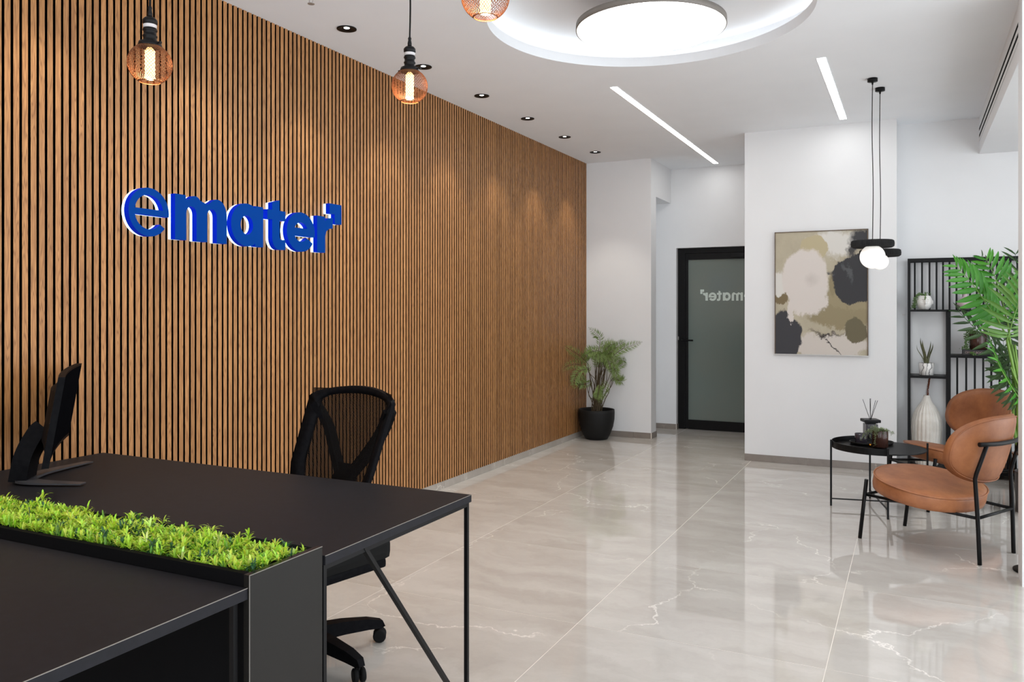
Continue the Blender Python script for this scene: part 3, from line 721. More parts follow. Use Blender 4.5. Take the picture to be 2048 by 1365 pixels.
# ------------------------------------------------------------ monitor
mn = thing('computer_monitor', 'wide black computer monitor seen edge-on at the left end of the desk', 'monitor', (-2.98, 1.93, .755))
nrm = Vector((.637, .771, 0)); wax = Vector((-.771, .637, 0)); tdir = Vector((nrm.x*.16, nrm.y*.16, .987))
N0 = Vector((-2.632, 1.773, 0))
def MP(u, v_, t_, bulge=0):   # u along width 0..1, v height, t toward the viewer side of the screen
    p0 = N0+wax*(.80*u)+nrm*(t_+.016*((2*u-1)**2-1)+.014); p0 = p0+tdir*v_; p0.z += .862; return p0
bm = BM(); nn = 16; W_ = []
for u in range(nn+1):
    W_.append([bm.verts.new(MP(u/nn, v_, t_)) for v_, t_ in ((0, 0), (.312, 0), (.312, -.022), (0, -.022))])
for A, B in zip(W_, W_[1:]):
    for k in range(4): bm.faces.new((A[k], A[(k+1) % 4], B[(k+1) % 4], B[k]))
bm.faces.new(W_[0]); bm.faces.new(W_[-1][::-1]); obj('bezel', bm, M['plastic'], mn, world=True)
bm = BM(); W_ = [[bm.verts.new(MP(.012+.976*u/nn, v_, t_)) for v_, t_ in ((.014, .0008), (.304, .0008))] for u in range(nn+1)]
for A, B in zip(W_, W_[1:]): bm.faces.new((A[0], A[1], B[1], B[0]))
obj('screen', bm, M['screen'], mn, world=True)
bm = BM(); W_ = []
for u in range(9):
    uu = .12+.76*u/8; dep = -.022-.028*math.sin(PI*u/8)
    W_.append([bm.verts.new(MP(uu, v_, t_)) for v_, t_ in ((.04, -.022), (.06, dep), (.25, dep), (.275, -.022))])
for A, B in zip(W_, W_[1:]):
    for k in range(3): bm.faces.new((A[k], A[k+1], B[k+1], B[k]))
obj('rear_shell', bm, M['plastic'], mn, world=True)
bm = BM(); q = [bm.verts.new(MP(u, v_, -.0225)) for u, v_ in ((.004, .15), (.02, .15), (.02, .19), (.004, .19))]; bm.faces.new(q); obj('sticker', bm, M['sticker'], mn, world=True)
back = MP(.5, .08, -.05)
AP = Vector((-2.985, 1.925, .7635))
colm = [AP+Vector((.0, 0, .0)), AP+Vector((.012, .012, .09)), AP+(back-AP)*.72+Vector((0, 0, .03)), back+Vector((0, 0, .0))]
obj('stand_column', tube(BM(), bez(colm, 6), 1, sq=(.105, .060)), M['plastic'], mn, world=True)
def foot(tip, side):
    pts = bez([AP+Vector((0, 0, .004)), AP.lerp(Vector(tip), .35)+Vector((side[0], side[1], .004)), Vector(tip)+Vector((0, 0, .003))], 8)
    return tube(BM(), pts, [1.3-.75*i/(len(pts)-1) for i in range(len(pts))], sq=(.066, .008))
obj('foot', foot((-3.095, 2.285, .760), (-.02, 0)), M['gunmetal'], mn, world=True)
obj('foot', foot((-2.725, 1.985, .760), (0, -.03)), M['gunmetal'], mn, world=True)

# ------------------------------------------------------------ office chair (local: +y is the back, +x to the viewer's right)
oc = thing('office_chair', 'black office chair with mesh back and wheels behind the desk', 'chair', (-2.182, 2.56, 0), math.atan2(-.212, .974))
RZ = oc.rotation_euler.z
def bk(x, z):      # backrest surface in local coordinates
    return .245-.15*((1.02-z)/.33 if z < 1.02 else 0)*(.9)+.0+(-.10*(x/.25)**2*.6)+.035
TOPW, BOTW = .255, .235
def bw(z): return TOPW-.02*(1-z)/.5-.06*max(0, (.75-z)/.25)
LX = .022
outl = []
for s in (-1, 1):
    pass
zs = [.56+.46*k/12 for k in range(13)]
left = [Vector((LX-bw(z), bk(-bw(z), z), z)) for z in zs]; right = [Vector((LX+bw(z), bk(bw(z), z), z)) for z in zs]
topc = [Vector((LX+bw(1.02)*u, bk(bw(1.02)*u, 1.04), 1.036+.034*(1-u*u)-.014*abs(u)**12)) for u in [-1, -.99, -.95, -.85, -.7, -.5, -.25, 0, .25, .5, .7, .85, .95, .99, 1]]
botc = [Vector((LX+x, bk(x, .56), .56-.02*(1-(x/.2)**2))) for x in (-.15, -.075, 0, .075, .15)]
loop = left+topc[1:-1]+right[::-1]+botc[::-1]
rad = [1.0]*len(loop)
ctr = Vector((LX, 0, .80)); bm = BM(); rows = []
for i, p in enumerate(loop):
    q0, q1 = loop[i-1], loop[(i+1) % len(loop)]; d = (q1-q0).normalized(); inn = Vector((d.z, 0, -d.x)); inn = inn if (ctr-p).dot(inn) > 0 else -inn
    wd_ = .050 if p.z < .98 else (.050-.024*min(1, max(0, (bw(1.02)-abs(p.x-LX))/.06)))
    a_, b_ = p-inn*.006, p+inn*wd_; b_.y = bk(b_.x-LX, b_.z)+(.0 if b_.z > .56 else 0)
    rows.append([bm.verts.new(a_+Vector((0, o_, 0))) for o_ in (-.011, .011)]+[bm.verts.new(b_+Vector((0, o_, 0))) for o_ in (.007, -.007)])
for i in range(len(rows)):
    A, B = rows[i], rows[(i+1) % len(rows)]
    for k in range(4): bm.faces.new((A[k], B[k], B[(k+1) % 4], A[(k+1) % 4])).smooth = k != 0
bmesh.ops.recalc_face_normals(bm, faces=bm.faces); obj('back_frame', bm, M['plastic'], oc)
bm = BM(); prev = None
for k in range(15):
    z = .56+.50*k/14; wz = bw(min(z, 1.02))*.97
    row = [bm.verts.new((LX+wz*q, bk(wz*q, z), z)) for q in [-1+j/8 for j in range(17)]]
    if prev:
        for A in range(16): bm.faces.new((prev[A], prev[A+1], row[A+1], row[A])).smooth = True
    prev = row
obj('mesh_panel', bm, M['mesh'], oc)
def yb(x, z): return bk(x, z)+.035
bm = BM()
for s in (-1, 1):
    pts = [(LX+s*.235, bk(s*.235, .995)+.004, .992), (LX+s*.17, yb(s*.17, .90), .90), (LX+s*.10, yb(s*.10, .80), .80), (LX+s*.035, yb(.03, .72), .72)]
    tube(bm, bez(pts, 5), 1, sq=(.052, .022))
tube(bm, [(LX, yb(0, .76)-.002, .755), (LX, yb(0, .68), .68), (LX, yb(0, .60)+.01, .58), (LX, .20, .42), (LX, .05, .36)], [1.5, 1.7, 1.4, 1.3, 1.2], sq=(.06, .026))
obj('back_support', bm, M['plastic'], oc)
bm = BM(); box(bm, -.23, .27, -.25, .22, .405, .495, bev=.03); obj('seat_cushion', bm, M['rubber'], oc)
bm = BM(); box(bm, -.215, .255, -.235, .205, .370, .406, bev=.012); box(bm, .02, .17, -.18, .12, .345, .372, bev=.008); obj('seat_pan', bm, M['plastic'], oc)
bm = BM(); box(bm, -.12, .09, -.20, .10, .305, .372, bev=.012); tube(bm, [(.08, -.16, .34), (.24, -.15, .345)], .006, 6); obj('tilt_mechanism', bm, M['plastic'], oc)
obj('gas_lift', lathe(BM(), [(.030, .085), (.030, .22), (.014, .225), (.014, .31)], 16, close=True), M['blackmet'], oc)
for s in (-1, 1):
    pass
obj('base_hub', lathe(BM(), [(.045, .062), (.05, .075), (.05, .125), (.035, .135)], 20, close=True), M['plastic'], oc)
w1 = Vector((-2.021, 2.836, 0))-Vector((-2.182, 2.56, 0)); a1 = math.atan2(w1.y, w1.x)-RZ
for k in range(5):
    a = a1-2*PI*k/5; d = Vector((math.cos(a), math.sin(a), 0)); R0 = .325
    bm = tube(BM(), [d*.03+Vector((0, 0, .10)), d*.16+Vector((0, 0, .098)), d*.27+Vector((0, 0, .088)), d*(R0)+Vector((0, 0, .076)), d*(R0+.006)+Vector((0, 0, .060))], [1.35, 1.15, .95, .75, .65], sq=(.042, .046))
    leg = obj('base_leg', bm, M['plastic'], oc)
    cz = d*R0; side = Vector((math.cos(a+1.1), math.sin(a+1.1), 0))
    bm = BM()
    for s_ in (-1, 1):
        wheel = lathe(BM(), [(.022, 0), (.026, .003), (.0275, .008), (.0275, .016), (.022, .020)], 20, close=True)
        mx = Matrix.Translation(cz+side*(.004 if s_ > 0 else -.004)+Vector((0, 0, .0285))) @ (side*s_).to_track_quat('Z', 'Y').to_matrix().to_4x4()
        bmesh.ops.transform(wheel, matrix=mx, verts=wheel.verts); tmp = bpy.data.meshes.new('t'); wheel.to_mesh(tmp); bm.from_mesh(tmp); wheel.free(); bpy.data.meshes.remove(tmp)
    tube(bm, [cz+Vector((0, 0, .03)), cz+Vector((0, 0, .07))], .006, 8)
    obj('caster', bm, M['rubber'], leg, smooth=False)

# ------------------------------------------------------------ tan lounge chairs (local: +x forward)
def lounge_chair(loc, rz, lab):
    t_ = thing('lounge_chair', lab, 'armchair', loc, rz, 'tan leather lounge chairs')
    tilt = .165; cz0 = .382; A_, B_ = .352, .285
    def S(u, v_, w_): return (u*math.cos(tilt)-w_*math.sin(tilt)+.01, v_+.045, cz0+u*math.sin(tilt)+w_*math.cos(tilt))
    bm = BM(); n = 56; rings = []
    for k_, w_ in ((.90, -.088), (.985, -.078), (1.0, -.055), (1.0, -.012), (.992, .0), (.96, .010), (.80, .020), (.45, .027), (.01, .029)):
        rings.append([bm.verts.new(S(B_*k_*math.cos(a)*(abs(math.cos(a))**-.08 if abs(math.cos(a)) > .01 else 1), A_*k_*math.sin(a), w_)) for a in [2*PI*i/n for i in range(n)]])
    for P0, P1 in zip(rings, rings[1:]):
        for i in range(n): bm.faces.new((P0[i], P0[(i+1) % n], P1[(i+1) % n], P1[i])).smooth = True
    bm.faces.new(rings[0][::-1]); bm.faces.new(rings[-1])
    seat = obj('seat', bm, M['leather'], t_)
    ring = [S(B_*1.003*math.cos(a)*(abs(math.cos(a))**-.08 if abs(math.cos(a)) > .01 else 1), A_*1.003*math.sin(a), .002) for a in [2*PI*i/n for i in range(n+1)]]
    obj('piping', tube(BM(), ring, .0042, 6, False), M['leather'], seat)
    # wrapped backrest
    def Bk(u, v_, w_):
        W_, H_ = .325, .197
        e = 2.5; L = 1
        x = -.345+.135*abs(u)**2; z = .620+H_*v_
        y = W_*u*(1-.28*(v_ < 0)*v_*v_)
        x -= .23*(z-.60)
        nx, ny = 1, -.83*u
        q = math.hypot(nx, ny)
        return (x+w_*nx/q, y+w_*ny/q, z)
    def sheet(ws, name, par, sc_=1.0):
        bm = BM(); nr, na = 9, 56; rings = []
        def edge(a):
            c_, s_ = math.cos(a), math.sin(a); e = 2.8; k = (abs(c_)**e+abs(s_)**e)**(-1/e); return c_*k, s_*k
        lay = []
        for face, ww in ((1, ws[0]), (-1, ws[1])):
            rr = [i/nr for i in range(1, nr+1)]
            rings = []
            for r_ in rr:
                th_ = ww*(math.sqrt(max(0, 1-(r_**5)))) if r_ < 1 else 0
                rings.append([bm.verts.new(Bk(edge(2*PI*i/na)[0]*r_*sc_, edge(2*PI*i/na)[1]*r_*sc_, th_)) for i in range(na)])
            cv = bm.verts.new(Bk(0, 0, ww))
            for i in range(na):
                q = (cv, rings[0][i], rings[0][(i+1) % na]); bm.faces.new(q if face < 0 else q[::-1]).smooth = True
            for P0, P1 in zip(rings, rings[1:]):
                for i in range(na):
                    q = (P0[i], P1[i], P1[(i+1) % na], P0[(i+1) % na]); bm.faces.new(q if face < 0 else q[::-1]).smooth = True
            lay.append(rings[-1])
        bmesh.ops.remove_doubles(bm, verts=bm.verts, dist=1e-5); bmesh.ops.recalc_face_normals(bm, faces=bm.faces)
        return obj(name, bm, M['leather'], par)
    b = sheet((.034, -.030), 'backrest', t_)
    e = 2.8; ring = []
    for i in range(61):
        a = 2*PI*i/60; c_, s_ = math.cos(a), math.sin(a); k = (abs(c_)**e+abs(s_)**e)**(-1/e)*.93
        ring.append(Bk(c_*k, s_*k, -.0195))
    obj('piping', tube(BM(), ring, .003, 6, False), M['leather'], b)
    for s in (-1, 1):
        obj('leg', tube(BM(), [(.335, s*.25, .002), (.285, s*.25+.01, .370)], .0115, 10), M['blackmet'], t_)
        obj('leg', tube(BM(), bez([(-.345, s*.195, .002), (-.337, s*.200, .24), (-.325, s*.205, .470)], 4)+[Vector((-.332, s*.205, .50)), Vector((-.382, s*.195, .660))], .0115, 10), M['blackmet'], t_)
        obj('side_rail', tube(BM(), [(.300, s*.248, .275), (-.336, s*.2, .255)], .009, 8), M['blackmet'], t_)
    obj('back_bar', tube(BM(), bez([(-.362, -.236, .666), (-.384, -.185, .666), (-.400, -.09, .664), (-.404, 0, .664), (-.400, .09, .664), (-.384, .185, .666), (-.362, .236, .666)], 5), .0125, 10), M['blackmet'], t_)
    obj('cross_rail', tube(BM(), [(.300, -.248, .275), (.300, .248, .275)], .009, 8), M['blackmet'], t_)
    obj('cross_rail', tube(BM(), [(-.336, -.20, .255), (-.336, .20, .255)], .009, 8), M['blackmet'], t_)
    return t_
ca_ = lounge_chair((.125, 5.475, 0), math.atan2(.489, -.872), 'tan leather lounge chair nearer the camera, seen from behind')
cb_ = dup(ca_, (.233, 6.717, 0), math.radians(214.1), 'tan leather lounge chair farther away beside the shelf, seen from its front')

# ------------------------------------------------------------ tray side table
TC = Vector((-.215, 6.295, 0)); fL, fF, fR, fB = Vector((-.515, 6.231, 0)), Vector((-.147, 5.990, 0)), Vector((.085, 6.352, 0)), Vector((-.283, 6.600, 0))
st = thing('tray_side_table', 'round black metal side table with half raised rim between the chairs', 'table', (TC.x, TC.y, 0))
RT = .305; ZT = .432
u_ = (fF-fB).normalized()          # cut direction between front and back legs
aF = math.atan2((fF-TC).y, (fF-TC).x); aB = math.atan2((fB-TC).y, (fB-TC).x)
obj('table_top', lathe(BM(), [(RT, ZT-.008), (RT, ZT)], 72, (TC.x, TC.y, 0), close=True), M['blackmet'], st, world=True)
if aB < aF: aB += 2*PI
# rim runs on the side of the left leg
aL = math.atan2((fL-TC).y, (fL-TC).x)
a0, a1_ = aF, aF-((aF-aB) % (2*PI))
seq = [a0+(a1_-a0)*k/40 for k in range(41)]
bm = BM(); rows = []
for a in seq:
    c_, s_ = math.cos(a), math.sin(a)
    rows.append([bm.verts.new((TC.x+r_*c_, TC.y+r_*s_, z)) for r_, z in ((RT-.001, ZT-.012), (RT+.002, ZT-.012), (RT+.003, ZT+.034), (RT-.001, ZT+.034))])
for A, B in zip(rows, rows[1:]):
    for k in range(4): bm.faces.new((A[k], A[(k+1) % 4], B[(k+1) % 4], B[k]))
bm.faces.new(rows[0]); bm.faces.new(rows[-1][::-1]); obj('rim', bm, M['blackmet'], st, world=True)
for p_ in (fL, fF, fR, fB):
    q = TC+(p_-TC).normalized()*(RT+.009); obj('leg', tube(BM(), [(q.x, q.y, .001), (q.x, q.y, ZT+.04)], 1, sq=(.013, .013)), M['blackmet'], st, world=True)
for a, b in ((fL, fR), (fF, fB)):
    pa = TC+(a-TC).normalized()*(RT+.004); pb = TC+(b-TC).normalized()*(RT+.004); dz = .0 if a is fL else .0085
    obj('stretcher', tube(BM(), [(pa.x, pa.y, .052+dz), (pb.x, pb.y, .052+dz)], 1, sq=(.008, .008)), M['blackmet'], st, world=True)
# things on it
def onz(px, py, z):
    d = (CH-z)*F/(py-HY); return P(px, py, d)
tc = onz(1743, 889, ZT+.001)
tr_ = obj('serving_tray', lathe(BM(), [(.075, .0), (.115, .002), (.132, .004), (.136, .022), (.132, .022), (.128, .007), (.08, .005)], 56, close=True, sx=1.12, sy=.8), M['blackmet'])
tr_.location = tc; tr_.rotation_euler = (0, 0, TH); tag(tr_, 'small oval black tray holding candle and plant on the side table', 'tray')
pz = ZT+.0065
p0 = onz(1722, 887, pz); cd = thing('candle', 'dark smoked glass candle jar on the small tray, leftmost', 'candle', p0)
obj('jar', lathe(BM(), [(.036, 0), (.040, .004), (.043, .070), (.041, .071), (.038, .052)], 32), M['smoke'], cd)
obj('wax', lathe(BM(), [(.0375, .045), (.0378, .052)], 24, close=True), M['wax'], cd)
obj('wick', tube(BM(), [(0, 0, .052), (.001, 0, .062)], .0012, 5), M['rubber'], cd)
p1 = onz(1760, 895, pz); pp = thing('ribbed_planter', 'ribbed brown glass pot with dusty green sprigs on the small tray', 'plant', p1)
obj('pot', lathe(BM(), [(.044, 0), (.051, .004), (.052, .115), (.050, .118), (.047, .112), (.044, .095)], 96, ribs=32, amp=.02, close=True), M['brownglass'], pp)
bm = BM()
def sprigs(bm, origin, n, spread, L, W, droop, bias=Vector((0, 0, 0)), up=.6, seed=1):
    q = random.Random(seed)
    for i in range(n):
        a = q.uniform(0, 2*PI); d = (Vector((math.cos(a), math.sin(a), up*q.uniform(.4, 1.4)))+bias).normalized(); ln = spread*q.uniform(.5, 1.1)
        pts = []; p = Vector(origin)
        for k in range(9): pts.append(p.copy()); p = p+d*ln/8; d = (d+Vector((0, 0, -droop*q.uniform(.5, 1.2)))).normalized()
        tube(bm, pts, .0009, 4)
        for p in pts[2:]:
            for s in range(3):
                dd = Vector((q.gauss(0, 1), q.gauss(0, 1), q.gauss(.3, .7))).normalized(); sd = dd.cross(Vector((0, 0, 1))).normalized()
                l_ = L*q.uniform(.6, 1.2); v0 = bm.verts.new(p); v1 = bm.verts.new(p+dd*l_*.5+sd*W/2); v2 = bm.verts.new(p+dd*l_); v3 = bm.verts.new(p+dd*l_*.5-sd*W/2); bm.faces.new((v0, v1, v2, v3))
    return bm
camR = Vector((math.cos(TH), math.sin(TH), 0)); camD = Vector((-math.sin(TH), math.cos(TH), 0))
sprigs(bm, (0, 0, .11), 22, .095, .020, .0045, .22, camR*.15, .7, 3)
sprigs(bm, tuple(-camR*.035+Vector((0, 0, .112))), 9, .150, .020, .0045, .34, -camR*1.1-camD*.35, .3, 8)
obj('sprigs', bm, M['sprig'], pp)
p2 = onz(1742, 884, ZT+.0005); p2 = p2+camD*.15+camR*.062; p2.z = ZT+.0005
df = thing('reed_diffuser', 'square dark reed diffuser with black sticks behind the small tray', 'diffuser', p2, .35)
obj('bottle', bx(-.042, .042, -.042, .042, 0, .112, bev=.004), M['smoke'], df)
bm = BM(); box(bm, -.030, .030, -.030, .030, .112, .120); box(bm, -.058, .058, -.058, .058, .124, .146, bev=.006); box(bm, -.04, .04, -.04, .04, .118, .126); obj('lid', bm, M['blackmet'], df)
for dx, dy, hh in ((-.058, .0, .295), (-.004, .0, .300), (.006, .012, .300), (.034, -.01, .288), (.058, .01, .284)):
    e_ = Matrix.Rotation(TH-.35, 3, 'Z') @ Vector((dx, dy, 0)); b_ = Matrix.Rotation(TH-.35, 3, 'Z') @ Vector((dx*.08, 0, 0))
    obj('reed', tube(BM(), [(b_.x, b_.y, .146), (e_.x, e_.y, hh)], .0018, 5), M['rubber'], df)
bm = lathe(BM(), [(.008, 0), (.010, .002), (.010, .014), (.008, .016)], 16, close=True)
bl = obj('brass_lid', bm, M['brass']); bl.location = onz(1741, 893, pz); tag(bl, 'tiny brass cap shining on the small tray in front of the candle', 'cap')

# ------------------------------------------------------------ metal shelf
sh = thing('metal_shelf', 'tall open black metal shelf with vertical bars against the alcove wall', 'shelf', (.6, 7.88, 0))
SX0, SX1, SY0, SY1, SZ = -.038, 1.20, 7.76, 8.015, 1.838
MX = .274
P_ = .022
def bar(nm, *a): return obj(nm, bx(*a), M['blackmet'], sh, world=True)
for x in (SX0, SX1-P_):
    for y in (SY0, SY1-P_): bar('post', x, x+P_, y, y+P_, .001, SZ)
for y in (SY0, SY1-P_): bar('post', MX-.014, MX+.014, y, y+P_, .045, 1.395)
for z in (SZ-.024,):
    for y in (SY0, SY1-P_): bar('rail', SX0+P_, SX1-P_, y, y+P_, z, SZ)
    for x in (SX0, SX1-P_): bar('rail', x, x+P_, SY0+P_, SY1-P_, z, SZ)
bar('shelf_board', SX0+P_, SX1-P_, SY0, SY1, 1.384, 1.402)
bar('shelf_board', SX0+P_, MX-.014, SY0, SY1, .818, .838)
bar('shelf_board', MX+.014, SX1-P_, SY0, SY1, .998, 1.020)
bar('shelf_board', SX0+P_, SX1-P_, SY0, SY1, .042, .064)
def colX(px, Y):
    a = (px-CX)/F; return (math.cos(TH)*a-math.sin(TH))/(math.cos(TH)+math.sin(TH)*a)*Y
for px in (1829.5, 1844, 1859, 1873, 1886, 1899, 1913, 1926.5, 1940, 1953.5, 1967, 1980.5, 1994, 2007.5, 2021, 2034.5):
    x = colX(px, 7.99); obj('bar', bx(x-.0075, x+.0075, 7.985, 7.994, 1.402, SZ-.024), M['blackmet'], sh, world=True)
for px in (1914.4, 1932.4, 1949.6, 1966.4, 1982.6, 1999.2, 2015.5, 2031.5, 2047):
    x = colX(px, 7.78); obj('bar', bx(x-.0075, x+.0075, 7.775, 7.784, .064, .998), M['blackmet'], sh, world=True)
def on_shelf(px, Y, z): x = colX(px, Y); return Vector((x, Y, z+.0006))
# face pot
fp = thing('face_planter', 'white face shaped pot with trailing green plant on the top shelf', 'plant pot', on_shelf(1848.5, 7.86, 1.402), .12)
bm = BM(); bmesh.ops.create_uvsphere(bm, u_segments=112, v_segments=84, radius=1)
for v_ in bm.verts:
    x, y, z = v_.co; z0 = z
    z = max(-.80, min(.72, z)); v_.co.z = z
    X_, Z_ = x, z
    k = 1.0
    if y < 0:
        fr = -y
        k += .34*math.exp(-(X_/.10)**2-((Z_-(-.02-.0))/.26)**2)*fr+.10*math.exp(-(X_/.14)**2-((Z_+.16)/.09)**2)*fr     # nose
        for s in (-1, 1):
            k -= .20*math.exp(-((X_-s*.33)/.18)**2-((Z_-.14)/.12)**2)*fr        # eye sockets
            k += .15*math.exp(-((X_-s*.33)/.15)**2-((Z_-.11-.12*((X_-s*.33)/.3)**2)/.055)**2)*fr   # lids
            k += .05*math.exp(-((X_-s*.33)/.22)**2-((Z_-.36+.35*((X_-s*.33))**2*2)/.06)**2)*fr     # brows
        k += .15*math.exp(-(X_/.17)**2-((Z_+.40)/.05)**2)*fr+.15*math.exp(-(X_/.15)**2-((Z_+.52)/.05)**2)*fr
        k -= .14*math.exp(-(X_/.2)**2-((Z_+.46)/.025)**2)*fr
        k += .08*math.exp(-(X_/.2)**2-((Z_+.74)/.10)**2)*fr
        for s in (-1, 1): k -= .20*math.exp(-((X_-s*.34)/.17)**2-((Z_-.05-.9*(X_-s*.34)**2)/.032)**2)*fr+.12*math.exp(-((X_-s*.20)/.07)**2-((Z_+.02)/.22)**2)*fr
    v_.co.x = x*k*(1-.12*max(0, -z)); v_.co.y = y*k
    v_.co = Vector((v_.co.x*.062, v_.co.y*.062, (v_.co.z+.80)*.078))
obj('face', bm, M['plaster'], fp, smooth=True)
bm = BM()
for s in (-1, 1): lathe(bm, [(.006, 0), (.011, .008), (.012, .03), (.006, .042)], 10, (s*.060, .01, .040), close=True)
obj('ear', bm, M['plaster'], fp, smooth=True)
def trail(bm, pts, r, seed, n=60, jit=.006):
    q = random.Random(seed); pp_ = bez(pts, 10)
    tube(bm, pp_, .0012, 4)
    for i in range(n):
        p = pp_[q.randrange(len(pp_))]+Vector((q.gauss(0, jit), q.gauss(0, jit), q.gauss(0, jit*.6)))
        s = bmesh.ops.create_icosphere(bm, subdivisions=1, radius=r*q.uniform(.7, 1.2), matrix=Matrix.Translation(p))
    return bm
bm = BM()
trail(bm, [(0, 0, .115), (-.03, -.02, .135), (-.062, -.025, .115), (-.075, -.02, .06), (-.078, -.02, .012)], .0042, 1, 150, .007)
trail(bm, [(0, 0, .115), (-.05, -.01, .13), (-.074, -.0, .09), (-.085, -.01, .03), (-.11, -.03, .008)], .0042, 2, 90, .006)
trail(bm, [(0, 0, .115), (.005, -.03, .135), (.0, -.064, .115), (-.004, -.072, .085)], .0035, 3, 50, .004)
trail(bm, [(0, 0, .115), (.02, -.0, .145), (.04, -.02, .13)], .0035, 4, 30, .006)
obj('trailing_plant', bm, M['string'], fp)
# mauve vase
vv = thing('mauve_vase', 'round mauve vase with a thin neck and dried twigs on the top shelf', 'vase', on_shelf(1930.5, 7.86, 1.402))
obj('vase', lathe(BM(), [(.030, 0), (.055, .018), (.064, .045), (.056, .078), (.030, .100), (.019, .110), (.018, .130), (.020, .134), (.016, .134)], 40), M['mauve'], vv, smooth=True)
bm = BM(); tube(bm, [(-.012, 0, .10), (-.014, 0, .175)], .006, 6)
qq = random.Random(4)
for i in range(14):
    e_ = Vector((qq.uniform(-.07, .03), qq.uniform(-.03, .03), qq.uniform(.19, .26))); tube(bm, bez([(0, 0, .12), (e_.x*.4, e_.y*.4, .17), e_], 4), .0009, 4)
obj('dried_twigs', bm, M['dried'], vv)
# aloe in marble pot
al = thing('aloe_plant', 'small olive aloe in a white marble print pot on the left shelf', 'plant', on_shelf(1853, 7.87, .838))
obj('pot', lathe(BM(), [(.050, 0), (.055, .004), (.061, .102), (.059, .104), (.054, .100), (.052, .085)], 36, close=True), M['potmarble'], al)
bm = BM()
def blade(bm, pts, w, th=.004):
    pp_ = bez(pts, 6); n = len(pp_); tube(bm, pp_, [max(.05, (1-(i/(n-1))**1.8)) for i in range(n)], sq=(w, th*2))
for tx, ty, tz, w_ in ((-.052, .0, .322, .030), (-.078, .01, .258, .012), (-.046, -.02, .30, .024), (.036, .0, .290, .026), (.060, .01, .272, .018), (.002, .02, .20, .014), (-.01, -.02, .16, .03), (.02, .015, .17, .03)):
    v0 = camR*tx+camD*ty; blade(bm, [camR*tx*.1+Vector((0, 0, .07)), camR*tx*.38+camD*ty*.5+Vector((0, 0, .07+(tz-.07)*.4)), camR*tx*.92+camD*ty+Vector((0, 0, .07+(tz-.07)*.78)), v0+Vector((0, 0, tz))], w_)
obj('leaves', bm, M['aloe'], al)
# tall ribbed vase with plume
rv = thing('ribbed_floor_vase', 'tall white ribbed ceramic vase with a brown plume on the bottom shelf', 'vase', on_shelf(1853.5, 7.87, .064))
prof = [(.078, 0), (.088, .012), (.100, .10), (.113, .22), (.119, .32), (.115, .39), (.097, .455), (.066, .510), (.038, .550), (.027, .585), (.024, .60), (.020, .60), (.018, .57)]
def ribr(bm):
    n = 132; rings = []
    for r, z in prof:
        ring = []
        for k in range(n):
            a = 2*PI*k/n; ph = (k % 6)/6; amp = .045 if r > .03 else .02; q = r*(1+amp*(abs(math.sin(PI*ph))-.6)); a += .06*math.sin(z*22)*.4
            ring.append(bm.verts.new((q*math.cos(a), q*math.sin(a), z)))
        rings.append(ring)
    for A, B in zip(rings, rings[1:]):
        for j in range(n): bm.faces.new((A[j], A[(j+1) % n], B[(j+1) % n], B[j]))
    bm.faces.new(rings[0][::-1]); return bm
obj('vase', ribr(BM()), M['ceramic'], rv)
bm = BM(); qq = random.Random(9)
spine = bez([(0, 0, .56), (.004, 0, .64), (.014, 0, .70), (.022, 0, .745)], 10)
tube(bm, spine, .002, 5)
for i in range(520):
    k = qq.random(); p = spine[int(k*(len(spine)-1))]; a = qq.uniform(0, 2*PI); ww = .014*(1-.55*k)
    e_ = p+Vector((math.cos(a)*ww, math.sin(a)*ww, qq.uniform(.01, .026))); v0 = bm.verts.new(p); v1 = bm.verts.new(e_); v2 = bm.verts.new(e_+Vector((.002, .001, -.004))); bm.faces.new((v0, v1, v2))
obj('plume', bm, M['dried'], rv)
# book and pot with trailing succulent
bk_ = thing('book', 'thick black book lying under a pot on the right middle shelf', 'book', on_shelf(1956, 7.87, 1.020))
bxs = .118
obj('cover', box(box(box(BM(), -bxs, bxs, -.085, .085, 0, .004), -bxs, bxs, -.085, .085, .041, .045), -bxs, bxs, -.085, -.081, .004, .041), M['book'], bk_)
obj('pages', bx(-bxs+.004, bxs-.004, -.081, .080, .0042, .0408), M['pages'], bk_)
cu = bpy.data.curves.new('spine_text', 'FONT'); cu.body = 'OMY Z BOOK MIX'; cu.size = .026; cu.align_x = 'CENTER'; cu.extrude = .0002
to = bpy.data.objects.new('tmp', cu); COL.objects.link(to); me = bpy.data.meshes.new_from_object(to.evaluated_get(bpy.context.evaluated_depsgraph_get())); bpy.data.objects.remove(to)
me.materials.append(M['print']); to = bpy.data.objects.new('spine_text', me); COL.objects.link(to); to.parent = bk_; to.location = (-.005, -.0853, .014); to.rotation_euler = (PI/2, 0, 0); to.scale = (.88, 1, 1)
sp_ = thing('trailing_succulent_pot', 'dark brown pot with trailing succulent standing on the black book', 'plant pot', on_shelf(1957, 7.87, 1.0657))
obj('pot', lathe(BM(), [(.060, 0), (.066, .003), (.068, .128), (.066, .130), (.062, .126), (.060, .11)], 84, ribs=28, amp=.012, close=True), M['brownglass'], sp_)
bm = BM()
trail(bm, [(-.02, 0, .13), (-.055, -.01, .145), (-.082, -.02, .10), (-.088, -.03, .02), (-.055, -.085, -.02), (-.04, -.098, -.04)], .0055, 5, 190, .008)
trail(bm, [(-.03, 0, .13), (-.065, .0, .15), (-.092, -.0, .11), (-.09, -.01, .04), (-.12, -.03, .004)], .005, 6, 120, .009)
trail(bm, [(.02, 0, .13), (.06, -.02, .14), (.085, -.04, .08), (.082, -.095, .0), (.080, -.10, -.035)], .005, 7, 90, .006)
trail(bm, [(-.05, 0, .13), (-.02, -.02, .15), (.03, 0, .14)], .005, 8, 80, .012)
